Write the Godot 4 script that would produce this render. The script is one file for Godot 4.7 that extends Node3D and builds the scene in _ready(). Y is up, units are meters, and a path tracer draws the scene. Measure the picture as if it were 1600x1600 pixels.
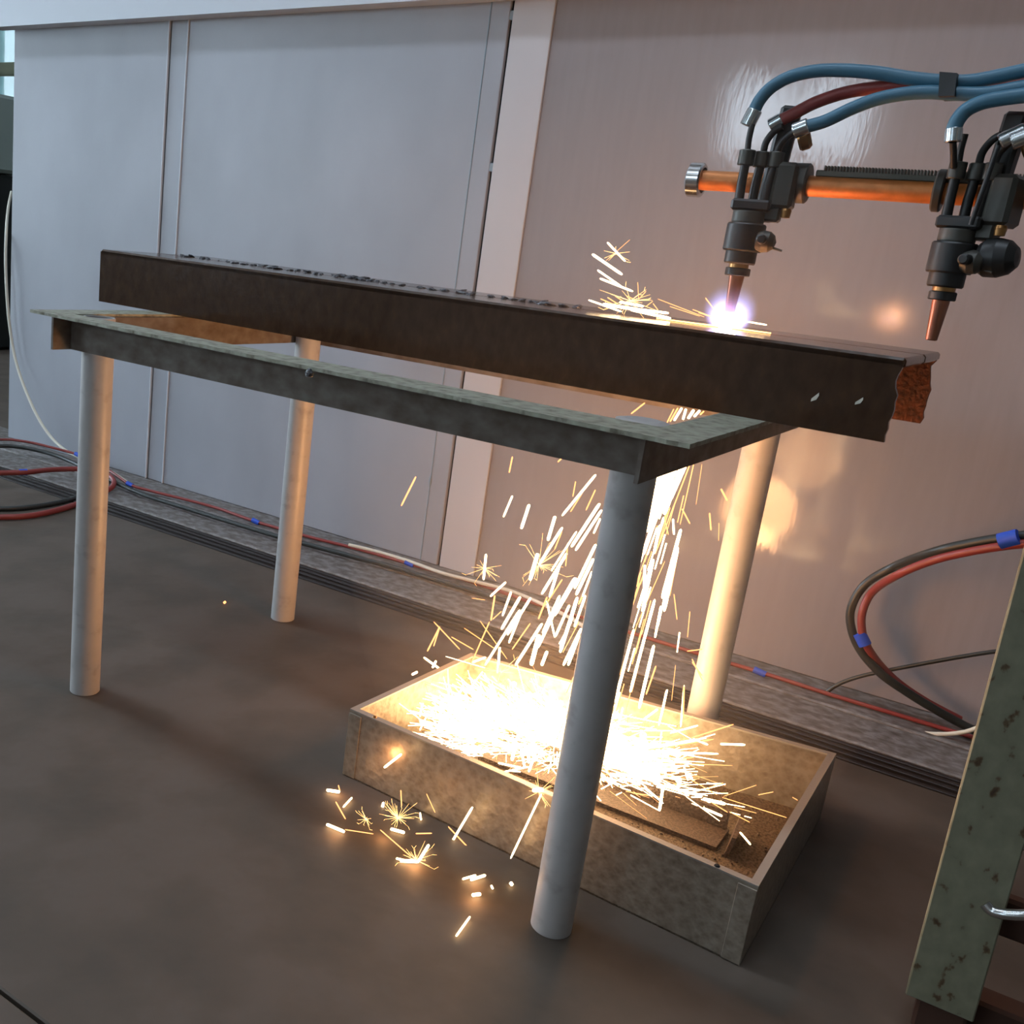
extends Node3D
# Flame cutting in a workshop: a steel channel on a pipe-legged stand, torches on a bar, sparks into a sheet tray.
# Every pixel below is in the 1600 x 1600 photograph; a pixel only gives a direction, the distance comes from the plane it lies on.

const F := 1580.05          # focal length in pixels
const CX := 533.0           # principal point
const CY := 800.0
const EYE := Vector3(0, 0.8447, 0)
const TABLE_TOP := 0.68
const CUT_Z := -1.49        # vertical plane of the cut, the torches and the falling sparks
const WALL_Z := -2.33

var view := Basis.from_euler(Vector3(-0.2624, 0.5866, 0.1052))
var names := {}
var mats := {}
var rng := RandomNumberGenerator.new()

# ---------------------------------------------------------------- pixels to places
func ray(x: float, y: float) -> Vector3:
	return view * Vector3((x - CX) / F, -(y - CY) / F, -1.0)

func on_y(x: float, y: float, h: float) -> Vector3:
	var r := ray(x, y)
	return EYE + r * ((h - EYE.y) / r.y)

func on_z(x: float, y: float, z: float) -> Vector3:
	var r := ray(x, y)
	return EYE + r * ((z - EYE.z) / r.z)

func far_of(p: Vector3) -> float:
	return -((p - EYE) * view).z

# ---------------------------------------------------------------- mesh building
class Mb:
	var v := PackedVector3Array()
	var n := PackedVector3Array()
	var i := PackedInt32Array()

	func quad(a: Vector3, b: Vector3, c: Vector3, d: Vector3) -> void:
		var m := (c - a).cross(d - b).normalized()
		var k := v.size()
		v.append_array([a, b, c, d])
		n.append_array([m, m, m, m])
		i.append_array([k, k + 2, k + 1, k, k + 3, k + 2])

	func tri(a: Vector3, b: Vector3, c: Vector3) -> void:
		var m := (b - a).cross(c - a).normalized()
		var k := v.size()
		v.append_array([a, b, c])
		n.append_array([m, m, m])
		i.append_array([k, k + 2, k + 1])

	# a box with chamfered edges
	func box(c: Vector3, s: Vector3, bev := 0.0, turn := Basis.IDENTITY) -> void:
		var h := s / 2.0
		var e := minf(bev, minf(h.x, minf(h.y, h.z)) * 0.9)
		var p := func(x: float, y: float, z: float, skip: int) -> Vector3:
			var q := Vector3(x * (h.x - (0.0 if skip == 0 else e)), y * (h.y - (0.0 if skip == 1 else e)), z * (h.z - (0.0 if skip == 2 else e)))
			return c + turn * q
		for s1 in [-1.0, 1.0]:
			oriented([p.call(s1, -1, -1, 0), p.call(s1, 1, -1, 0), p.call(s1, 1, 1, 0), p.call(s1, -1, 1, 0)], turn * Vector3(s1, 0, 0))
			oriented([p.call(-1, s1, -1, 1), p.call(1, s1, -1, 1), p.call(1, s1, 1, 1), p.call(-1, s1, 1, 1)], turn * Vector3(0, s1, 0))
			oriented([p.call(-1, -1, s1, 2), p.call(1, -1, s1, 2), p.call(1, 1, s1, 2), p.call(-1, 1, s1, 2)], turn * Vector3(0, 0, s1))
		if e <= 0.0:
			return
		for a in [-1.0, 1.0]:
			for b in [-1.0, 1.0]:
				oriented([p.call(-1, a, b, 1), p.call(1, a, b, 1), p.call(1, a, b, 2), p.call(-1, a, b, 2)], turn * Vector3(0, a, b))
				oriented([p.call(a, -1, b, 0), p.call(a, 1, b, 0), p.call(a, 1, b, 2), p.call(a, -1, b, 2)], turn * Vector3(a, 0, b))
				oriented([p.call(a, b, -1, 0), p.call(a, b, 1, 0), p.call(a, b, 1, 1), p.call(a, b, -1, 1)], turn * Vector3(a, b, 0))
				for g in [-1.0, 1.0]:
					var t := [p.call(a, b, g, 0), p.call(a, b, g, 1), p.call(a, b, g, 2)]
					if (t[1] - t[0]).cross(t[2] - t[0]).dot(turn * Vector3(a, b, g)) < 0:
						tri(t[0], t[2], t[1])
					else:
						tri(t[0], t[1], t[2])

	func oriented(q: Array, out: Vector3) -> void:
		if (q[2] - q[0]).cross(q[3] - q[1]).dot(out) < 0:
			quad(q[3], q[2], q[1], q[0])
		else:
			quad(q[0], q[1], q[2], q[3])

	# a profile of (radius, height) pairs turned about an axis; each step of the profile keeps its own edge
	func lathe(prof: Array, at := Transform3D.IDENTITY, seg := 24) -> void:
		for k in prof.size() - 1:
			var a: Vector2 = prof[k]
			var b: Vector2 = prof[k + 1]
			var dir := b - a
			if dir.length() < 1e-7:
				continue
			var out := Vector2(dir.y, -dir.x).normalized()
			var base := v.size()
			for s in seg + 1:
				var t := TAU * s / seg
				var c := Vector3(cos(t), 0, sin(t))
				v.append(at * (c * a.x + Vector3(0, a.y, 0)))
				v.append(at * (c * b.x + Vector3(0, b.y, 0)))
				var m := (at.basis * (c * out.x + Vector3(0, out.y, 0))).normalized()
				n.append(m)
				n.append(m)
			for s in seg:
				var q := base + s * 2
				i.append_array([q, q + 2, q + 1, q + 1, q + 2, q + 3])

	func tube(pts: Array, r0: float, r1 := -1.0, seg := 10, caps := true) -> void:
		if r1 < 0:
			r1 = r0
		var up := Vector3.UP
		var d0: Vector3 = (pts[1] - pts[0]).normalized()
		if absf(d0.dot(up)) > 0.95:
			up = Vector3.RIGHT
		var base := v.size()
		var m := pts.size()
		for k in m:
			var d: Vector3 = (pts[mini(k + 1, m - 1)] - pts[maxi(k - 1, 0)]).normalized()
			var side := d.cross(up).normalized()
			up = side.cross(d).normalized()
			var r := lerpf(r0, r1, float(k) / (m - 1))
			for s in seg + 1:
				var t := TAU * s / seg
				var c := side * cos(t) + up * sin(t)
				v.append(pts[k] + c * r)
				n.append(c)
		for k in m - 1:
			for s in seg:
				var q := base + k * (seg + 1) + s
				var w := q + seg + 1
				i.append_array([q, q + 1, w, q + 1, w + 1, w])
		if caps:
			for e in [0, m - 1]:
				var dir: Vector3 = (pts[1] - pts[0]).normalized() * -1.0 if e == 0 else (pts[m - 1] - pts[m - 2]).normalized()
				var k := v.size()
				v.append(pts[e])
				n.append(dir)
				for s in seg + 1:
					v.append(v[base + e * (seg + 1) + s])
					n.append(dir)
				for s in seg:
					if e == 0:
						i.append_array([k, k + 2 + s, k + 1 + s])
					else:
						i.append_array([k, k + 1 + s, k + 2 + s])

	# a flat outline (points in order) pushed along "by"
	func prism(pts: Array, by: Vector3) -> void:
		var m := Vector3.ZERO
		for k in pts.size():
			m += pts[k].cross(pts[(k + 1) % pts.size()])
		if m.dot(by) > 0:
			pts = pts.duplicate()
			pts.reverse()
		var x: Vector3 = (pts[1] - pts[0]).normalized()
		var z := by.normalized()
		var y := z.cross(x).normalized()
		var flat := PackedVector2Array()
		for p in pts:
			flat.append(Vector2((p - pts[0]).dot(x), (p - pts[0]).dot(y)))
		var t := Geometry2D.triangulate_polygon(flat)
		for k in range(0, t.size(), 3):
			var a: Vector3 = pts[t[k]]
			var b: Vector3 = pts[t[k + 1]]
			var c: Vector3 = pts[t[k + 2]]
			if (b - a).cross(c - a).dot(by) > 0:
				var h := b
				b = c
				c = h
			tri(a, b, c)
			tri(a + by, c + by, b + by)
		for k in pts.size():
			var a: Vector3 = pts[k]
			var b: Vector3 = pts[(k + 1) % pts.size()]
			quad(b, a, a + by, b + by)

	func mesh() -> ArrayMesh:
		var a := []
		a.resize(Mesh.ARRAY_MAX)
		a[Mesh.ARRAY_VERTEX] = v
		a[Mesh.ARRAY_NORMAL] = n
		a[Mesh.ARRAY_INDEX] = i
		var out := ArrayMesh.new()
		out.add_surface_from_arrays(Mesh.PRIMITIVE_TRIANGLES, a)
		return out

# ---------------------------------------------------------------- objects
func numbered(called: String) -> String:
	var k: int = names.get(called, 0)
	names[called] = k + 1
	return called if k == 0 else "%s_%03d" % [called, k]

func tag(o: Node, label: String, category: String, group := "", kind := "") -> void:
	if label:
		o.set_meta("label", label)
	if category:
		o.set_meta("category", category)
	if group:
		o.set_meta("group", group)
	if kind:
		o.set_meta("kind", kind)

func obj(called: String, mb: Mb, mat: Material, parent: Node = self) -> MeshInstance3D:
	var o := MeshInstance3D.new()
	o.name = numbered(called) if parent == self else called
	o.mesh = mb.mesh()
	o.material_override = null
	o.mesh.surface_set_material(0, mat)
	o.cast_shadow = GeometryInstance3D.SHADOW_CASTING_SETTING_ON
	parent.add_child(o, true)
	return o

func thing(called: String, at: Vector3, turn := 0.0) -> Node3D:
	var o := Node3D.new()
	o.name = numbered(called)
	add_child(o, true)
	o.position = at
	o.rotation.y = turn
	return o

func struct(o: Node, label: String, category: String) -> void:
	tag(o, label, category, "", "structure")

func smooth(pts: Array, per := 6) -> Array:
	var c := Curve3D.new()
	for k in pts.size():
		var t: Vector3 = (pts[mini(k + 1, pts.size() - 1)] - pts[maxi(k - 1, 0)]) / 6.0
		c.add_point(pts[k], -t, t)
	var out := []
	for k in pts.size() - 1:
		for s in per:
			out.append(c.sample(k, float(s) / per))
	out.append(pts[pts.size() - 1])
	return out

# ---------------------------------------------------------------- materials
func noise_tex(freq: float, seed_: int, stops: Array, size := 512, kind := FastNoiseLite.TYPE_SIMPLEX_SMOOTH, octaves := 4) -> NoiseTexture2D:
	var f := FastNoiseLite.new()
	f.noise_type = kind
	f.frequency = freq
	f.seed = seed_
	f.fractal_octaves = octaves
	var t := NoiseTexture2D.new()
	t.width = size
	t.height = size
	t.seamless = true
	t.noise = f
	if stops:
		var g := Gradient.new()
		var off := PackedFloat32Array()
		var col := PackedColorArray()
		for s in stops:
			off.append(s[0])
			col.append(s[1])
		g.offsets = off
		g.colors = col
		t.color_ramp = g
	return t

func normal_tex(freq: float, seed_: int, strength: float, size := 512, kind := FastNoiseLite.TYPE_SIMPLEX_SMOOTH, octaves := 3) -> NoiseTexture2D:
	var t := noise_tex(freq, seed_, [], size, kind, octaves)
	t.as_normal_map = true
	t.bump_strength = strength
	return t

func mat(called: String, color: Color, rough: float, metal := 0.0, spec := 0.5) -> StandardMaterial3D:
	var m := StandardMaterial3D.new()
	m.resource_name = called
	m.albedo_color = color
	m.roughness = rough
	m.metallic = metal
	m.metallic_specular = spec
	mats[called] = m
	return m

func skin(m: StandardMaterial3D, albedo: Texture2D, scale: Vector3, bump: Texture2D = null, amount := 1.0) -> void:
	m.uv1_triplanar = true
	m.uv1_world_triplanar = true
	m.uv1_scale = scale
	m.uv1_triplanar_sharpness = 4.0
	if albedo:
		m.albedo_texture = albedo
	if bump:
		m.normal_enabled = true
		m.normal_texture = bump
		m.normal_scale = amount

func glow(called: String, color: Color, energy: float) -> StandardMaterial3D:
	var m := mat(called, Color(0.1, 0.06, 0.04), 0.8)
	m.emission_enabled = true
	m.emission = color
	m.emission_energy_multiplier = energy
	return m

func make_materials() -> void:
	var m := mat("wall_paint", Color(0.62, 0.63, 0.66), 0.38)
	skin(m, noise_tex(0.006, 3, [[0.0, Color(0.93, 0.93, 0.93)], [1.0, Color(1, 1, 1)]]), Vector3(0.8, 0.5, 0.8), normal_tex(0.02, 4, 1.5), 0.12)
	m = mat("glossy_panel", Color(0.575, 0.55, 0.56), 0.09)
	skin(m, noise_tex(0.01, 5, [[0.0, Color(0.97, 0.97, 0.97)], [1.0, Color(1, 1, 1)]]), Vector3(8.0, 1.0, 8.0), normal_tex(0.03, 6, 4.0, 512, FastNoiseLite.TYPE_SIMPLEX_SMOOTH, 3), 0.028)
	m = mat("pilaster_paint", Color(0.735, 0.72, 0.73), 0.4)
	m = mat("fascia_paint", Color(0.78, 0.8, 0.83), 0.45)
	m = mat("gap_black", Color(0.05, 0.05, 0.055), 0.8)
	m = mat("caulk", Color(0.5, 0.56, 0.6), 0.5)
	m = mat("floor_coat", Color(0.375, 0.336, 0.305), 0.62, 0.0, 0.35)
	skin(m, noise_tex(0.008, 7, [[0.0, Color(0.84, 0.85, 0.84)], [0.45, Color(0.94, 0.93, 0.91)], [0.6, Color(0.98, 0.97, 0.96)], [1.0, Color(1, 1, 1)]], 1024, FastNoiseLite.TYPE_SIMPLEX_SMOOTH, 6), Vector3(0.55, 0.55, 0.55), normal_tex(0.05, 8, 2.0), 0.12)
	m = mat("kerb_steel", Color(0.53, 0.51, 0.5), 0.5, 0.1)
	skin(m, noise_tex(0.02, 9, [[0.0, Color(0.6, 0.54, 0.5)], [0.45, Color(0.84, 0.82, 0.8)], [0.62, Color(0.9, 0.9, 0.9)], [0.72, Color(1.0, 1.0, 1.0)], [1.0, Color(1.0, 1.0, 1.0)]], 512, FastNoiseLite.TYPE_SIMPLEX_SMOOTH, 6), Vector3(2.6, 4.0, 4.0), normal_tex(0.06, 10, 3.0), 0.2)
	m = mat("track_dark", Color(0.17, 0.14, 0.125), 0.5, 0.3)
	m = mat("mill_scale", Color(0.275, 0.195, 0.14), 0.16, 0.0, 0.3)
	skin(m, noise_tex(0.025, 11, [[0.0, Color(0.78, 0.75, 0.72)], [0.5, Color(0.9, 0.88, 0.86)], [0.74, Color(0.95, 0.93, 0.9)], [0.8, Color(1.0, 0.98, 0.92)], [1.0, Color(1.0, 0.96, 0.86)]], 1024, FastNoiseLite.TYPE_SIMPLEX_SMOOTH, 7), Vector3(1.8, 1.0, 1.8), normal_tex(0.05, 12, 2.0), 0.1)
	m = mat("rust_and_glow", Color(0.5, 0.27, 0.15), 0.8)  # coarse rust with the orange spark glow put into its colour
	skin(m, noise_tex(0.05, 14, [[0.0, Color(0.55, 0.45, 0.4)], [0.5, Color(0.9, 0.85, 0.8)], [1.0, Color(1.1, 1.0, 0.9)]]), Vector3(3, 3, 3), normal_tex(0.08, 15, 4.0), 0.5)
	m = mat("slag", Color(0.4, 0.39, 0.39), 0.3, 0.4)
	skin(m, noise_tex(0.04, 16, [[0.0, Color(0.5, 0.5, 0.52)], [0.6, Color(0.9, 0.92, 0.98)], [1.0, Color(1.5, 1.55, 1.6)]]), Vector3(6, 6, 6), normal_tex(0.06, 17, 8.0), 0.9)
	m = mat("leg_paint", Color(0.69, 0.67, 0.66), 0.42)
	skin(m, noise_tex(0.02, 18, [[0.0, Color(0.86, 0.85, 0.84)], [0.3, Color(0.97, 0.97, 0.97)], [1.0, Color(1, 1, 1)]]), Vector3(2, 2, 2), normal_tex(0.03, 19, 1.0), 0.1)
	m = mat("rail_paint", Color(0.47, 0.44, 0.42), 0.6, 0.0, 0.25)
	skin(m, noise_tex(0.02, 20, [[0.0, Color(0.8, 0.75, 0.7)], [1.0, Color(1.05, 1.05, 1.05)]]), Vector3(2, 3, 2))
	m = mat("flange_top_lit", Color(0.6, 0.595, 0.545), 0.6)  # paler rail paint: light from above put into its colour, plus dusty chips
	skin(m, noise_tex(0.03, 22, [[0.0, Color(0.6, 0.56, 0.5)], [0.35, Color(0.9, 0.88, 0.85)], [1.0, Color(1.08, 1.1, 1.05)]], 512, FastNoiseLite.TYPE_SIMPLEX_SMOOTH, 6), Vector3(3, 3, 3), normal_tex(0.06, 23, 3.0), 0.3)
	m = mat("galvanized", Color(0.6, 0.555, 0.5), 0.42, 0.45)
	skin(m, noise_tex(0.035, 24, [[0.0, Color(0.8, 0.77, 0.74)], [0.4, Color(0.92, 0.91, 0.9)], [1.0, Color(1.08, 1.08, 1.08)]], 512, FastNoiseLite.TYPE_CELLULAR, 3), Vector3(3.5, 3.5, 3.5), normal_tex(0.045, 25, 5.0, 512, FastNoiseLite.TYPE_CELLULAR, 2), 0.22)
	m = mat("tray_bottom", Color(0.36, 0.31, 0.26), 0.7, 0.1)
	skin(m, noise_tex(0.06, 26, [[0.0, Color(0.4, 0.36, 0.32)], [0.5, Color(0.9, 0.85, 0.8)], [1.0, Color(1.4, 1.3, 1.2)]], 512, FastNoiseLite.TYPE_SIMPLEX_SMOOTH, 5), Vector3(5, 5, 5), normal_tex(0.1, 27, 6.0), 0.7)
	m = mat("tray_rim", Color(0.62, 0.6, 0.57), 0.38, 0.4)
	skin(m, null, Vector3(5, 5, 5), normal_tex(0.08, 28, 3.0), 0.3)
	m = mat("offcut_steel", Color(0.37, 0.31, 0.28), 0.6, 0.1)
	skin(m, noise_tex(0.06, 29, [[0.0, Color(0.55, 0.5, 0.46)], [0.6, Color(0.9, 0.88, 0.85)], [1.0, Color(1.2, 1.15, 1.1)]]), Vector3(5, 5, 5), normal_tex(0.1, 30, 6.0), 0.6)
	m = mat("torch_black", Color(0.17, 0.165, 0.165), 0.42, 0.35)
	m = mat("torch_grey", Color(0.27, 0.26, 0.24), 0.45, 0.3)
	m = mat("copper", Color(0.62, 0.4, 0.32), 0.28, 0.9)
	m = mat("brass", Color(0.62, 0.45, 0.28), 0.3, 0.9)
	m = mat("chrome", Color(0.8, 0.8, 0.8), 0.2, 1.0)
	m = mat("bar_steel_lit", Color(0.86, 0.54, 0.3), 0.42, 0.4)  # orange light of the flame put into the steel colour
	skin(m, noise_tex(0.02, 31, [[0.0, Color(0.85, 0.83, 0.8)], [1.0, Color(1, 1, 1)]]), Vector3(4, 4, 4), normal_tex(0.03, 32, 1.0), 0.06)
	m = mat("rack_steel", Color(0.3, 0.29, 0.26), 0.4, 0.6)
	m = mat("ferrule", Color(0.75, 0.77, 0.78), 0.22, 0.85)
	m = mat("hose_blue", Color(0.25, 0.42, 0.51), 0.42)
	m = mat("hose_red", Color(0.52, 0.2, 0.18), 0.45)
	m = mat("hose_black", Color(0.16, 0.17, 0.16), 0.42)
	m = mat("strap_black", Color(0.09, 0.09, 0.095), 0.5)
	m = mat("cable_white", Color(0.82, 0.8, 0.74), 0.5)
	m = mat("tape_blue", Color(0.13, 0.3, 0.75), 0.5)
	m = mat("post_green", Color(0.47, 0.46, 0.385), 0.55)
	skin(m, noise_tex(0.02, 33, [[0.0, Color(0.42, 0.28, 0.17)], [0.13, Color(0.6, 0.45, 0.3)], [0.24, Color(0.9, 0.9, 0.88)], [1.0, Color(1.04, 1.04, 1.02)]], 512, FastNoiseLite.TYPE_SIMPLEX_SMOOTH, 5), Vector3(3.6, 2.6, 3.6), normal_tex(0.04, 34, 2.0), 0.2)
	m = mat("rust_dark", Color(0.25, 0.15, 0.1), 0.8)
	m = mat("plaster", Color(0.8, 0.81, 0.8), 0.85)
	m = mat("ceiling_white", Color(0.78, 0.78, 0.77), 0.9)
	m = mat("frame_grey", Color(0.55, 0.57, 0.58), 0.5)
	m = mat("machine_dark", Color(0.11, 0.13, 0.13), 0.5)
	m = mat("machine_grey", Color(0.68, 0.74, 0.72), 0.5)
	m = mat("paper", Color(0.82, 0.84, 0.82), 0.8)
	m = mat("yellow", Color(0.75, 0.6, 0.12), 0.5)
	m = mat("pipe_beige", Color(0.6, 0.62, 0.53), 0.5)
	var pane := mat("pane", Color(0.9, 0.95, 1.0, 0.06), 0.05)
	pane.transparency = BaseMaterial3D.TRANSPARENCY_ALPHA
	var cloudy := mat("clouded_pane", Color(0.7, 0.84, 0.84, 0.8), 0.6)
	cloudy.transparency = BaseMaterial3D.TRANSPARENCY_ALPHA
	glow("spark_white", Color(1.0, 0.84, 0.62), 10.0)
	glow("spark_orange", Color(1.0, 0.66, 0.4), 2.4)
	glow("flame_core", Color(0.95, 0.95, 1.0), 14.0)
	glow("hot_edge", Color(1.0, 0.76, 0.46), 4.0)
	glow("lamp_panel", Color(0.9, 0.95, 1.0), 3.0)
	var e := glow("flame_envelope_halo", Color(0.5, 0.8, 1.0), 1.4)
	e.albedo_color = Color(0.3, 0.4, 0.9, 0.09)
	e.roughness = 1.0
	e.transparency = BaseMaterial3D.TRANSPARENCY_ALPHA

# ================================================================ the scene
func _ready() -> void:
	rng.seed = 20
	# camera
	var cam := Camera3D.new()
	cam.name = "camera"
	cam.near = 0.05
	cam.far = 60.0
	cam.projection = Camera3D.PROJECTION_FRUSTUM
	cam.size = 0.05 * 1600.0 / F
	cam.frustum_offset = Vector2(0.05 * (800.0 - CX) / F, 0.05 * (CY - 800.0) / F)
	cam.transform = Transform3D(view, EYE)
	add_child(cam)
	cam.current = true
	# sky: even overcast, seen through the gate and the windows
	var env := Environment.new()
	env.background_mode = Environment.BG_SKY
	var sky := Sky.new()
	var sm := ProceduralSkyMaterial.new()
	sm.sky_top_color = Color(0.78, 0.87, 0.95)
	sm.sky_horizon_color = Color(0.82, 0.9, 0.95)
	sm.ground_bottom_color = Color(0.4, 0.41, 0.41)
	sm.ground_horizon_color = Color(0.5, 0.52, 0.52)
	sm.energy_multiplier = 17.0
	sky.sky_material = sm
	env.sky = sky
	env.tonemap_mode = Environment.TONE_MAPPER_LINEAR
	env.tonemap_exposure = 1.14
	env.sdfgi_enabled = true
	env.ssao_enabled = true
	env.ssil_enabled = true
	env.volumetric_fog_enabled = true
	env.volumetric_fog_density = 0.0
	var we := WorldEnvironment.new()
	we.name = "environment"
	we.environment = env
	add_child(we)
	make_materials()
	build_room()
	build_partition()
	build_stand()
	build_beam()
	build_tray()
	build_torches()
	build_hoses()
	build_post()
	build_background()
	build_sparks()

# the lamps of the hall hang out of frame; each is a tray with a glowing diffuser and a light just below it
func ceiling_lamp(at: Vector3, energy: float, label: String) -> void:
	var t := thing("ceiling_lamp", at)
	tag(t, label, "lamp")
	var b := Mb.new()
	b.box(Vector3(0, 0.05, 0), Vector3(1.5, 0.08, 0.34), 0.01)
	obj("housing", b, mats.frame_grey, t)
	b = Mb.new()
	b.box(Vector3(0, 0.0, 0), Vector3(1.42, 0.02, 0.28), 0.004)
	obj("lamp_diffuser", b, mats.lamp_panel, t)
	var l := AreaLight3D.new()
	l.name = "lamp_light"
	l.area_size = Vector2(1.42, 0.28)
	l.light_color = Color(0.86, 0.93, 1.0)
	l.light_energy = energy
	l.shadow_enabled = true
	l.area_range = 20.0
	t.add_child(l)
	l.position = Vector3(0, -0.02, 0)
	l.rotation_degrees = Vector3(-90, 0, 0)

# a wall in pieces round its openings (from, to, bottom, top), which lie in order along the wall
func wall_with_openings(called: String, fixed: float, along_x: bool, a: float, b: float, height: float, openings: Array, label: String) -> void:
	var n := Node3D.new()
	n.name = called
	add_child(n)
	struct(n, label, "wall")
	var cells := []
	var from := a
	for o in openings:
		cells.append_array([[from, o[0], 0.0, height], [o[0], o[1], o[3], height], [o[0], o[1], 0.0, o[2]]])
		from = o[1]
	cells.append([from, b, 0.0, height])
	for c in cells:
		if c[1] - c[0] < 0.001 or c[3] - c[2] < 0.001:
			continue
		var m := Mb.new()
		var mid := Vector3((c[0] + c[1]) / 2, (c[2] + c[3]) / 2, fixed) if along_x else Vector3(fixed, (c[2] + c[3]) / 2, (c[0] + c[1]) / 2)
		var s := Vector3(c[1] - c[0], c[3] - c[2], 0.2) if along_x else Vector3(0.2, c[3] - c[2], c[1] - c[0])
		m.box(mid, s)
		obj("masonry", m, mats.plaster, n)

func window_in(called: String, fixed: float, x0: float, x1: float, y0: float, y1: float, label: String, glass := "pane") -> void:
	var n := Node3D.new()
	n.name = called
	add_child(n)
	struct(n, label, "window")
	var m := Mb.new()
	for x in [x0 + 0.03, (x0 + x1) / 2, x1 - 0.03]:
		m.box(Vector3(x, (y0 + y1) / 2, fixed), Vector3(0.06, y1 - y0, 0.08), 0.005)
	for y in [y0 + 0.03, y1 - 0.03]:
		m.box(Vector3((x0 + x1) / 2, y, fixed), Vector3(x1 - x0, 0.06, 0.08), 0.005)
	obj("window_frame", m, mats.frame_grey, n)
	for k in 2:
		m = Mb.new()
		var w := (x1 - x0) / 2
		m.box(Vector3(x0 + w * (k + 0.5), (y0 + y1) / 2, fixed), Vector3(w - 0.05, y1 - y0 - 0.1, 0.006))
		obj("pane", m, mats[glass], n)

func build_room() -> void:
	# floor: two slabs with a saw-cut joint between them
	var f := Node3D.new()
	f.name = "floor"
	add_child(f)
	struct(f, "smooth grey-brown coated concrete workshop floor with a saw-cut joint", "floor")
	for s in [[-6.6, -0.609], [-0.604, 4.7]]:
		var m := Mb.new()
		m.box(Vector3(-2.0, -0.1, (s[0] + s[1]) / 2), Vector3(14.4, 0.2, s[1] - s[0]), 0.002)
		obj("slab", m, mats.floor_coat, f)
	var c := Mb.new()
	c.box(Vector3(-2.0, 4.3, -0.95), Vector3(14.4, 0.2, 11.3))
	struct(obj("ceiling", c, mats.ceiling_white), "plain white workshop ceiling overhead", "ceiling")
	# the gate on the left stands open: the daylight of the hall
	wall_with_openings("wall_left", -9.1, false, -6.6, 4.7, 4.2, [[-2.2, 0.7, 0.0, 2.7]], "white hall wall with a wide open gate")
	wall_with_openings("wall_far", -6.6, true, -9.2, 5.2, 4.2, [[-8.9, -6.6, 1.75, 3.3]], "pale hall wall with a clouded window beyond the partition")
	wall_with_openings("wall_front", 4.6, true, -9.2, 5.2, 4.2, [[-8.6, -6.3, 0.9, 2.9], [-2.75, -1.55, 1.8, 2.5]], "white hall wall with an added wide and a small window, facing the partition")
	var r := Mb.new()
	r.box(Vector3(5.1, 2.1, -0.95), Vector3(0.2, 4.2, 11.3))
	struct(obj("wall_right", r, mats.plaster), "plain white hall wall past the machine", "wall")
	window_in("window_3", -6.6, -8.9, -6.6, 1.75, 3.3, "clouded two-pane window beyond the partition's free edge", "clouded_pane")
	window_in("window_1", 4.6, -2.75, -1.55, 1.8, 2.5, "small two-pane window facing the partition")
	window_in("window_2", 4.6, -8.6, -6.3, 0.9, 2.9, "added wide two-pane window near the gate, out of view")  # unseen window added for low front light on the partition
	for l in [[-4.4, -0.9, 2.6, "long ceiling lamp by the gate, row nearest the partition"], [-4.4, 1.3, 0.8, "long ceiling lamp by the gate, middle row"], [-2.4, -0.9, 2.2, "long ceiling lamp over the cutting stand, nearer the gate"], [-0.4, -0.9, 2.0, "long ceiling lamp over the torches"], [-1.4, 1.3, 0.9, "long ceiling lamp in the middle of the hall"], [-1.4, 2.9, 0.9, "long ceiling lamp before the small window"]]:
		ceiling_lamp(Vector3(l[0], 3.9, l[1]), l[2], l[3])

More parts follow.
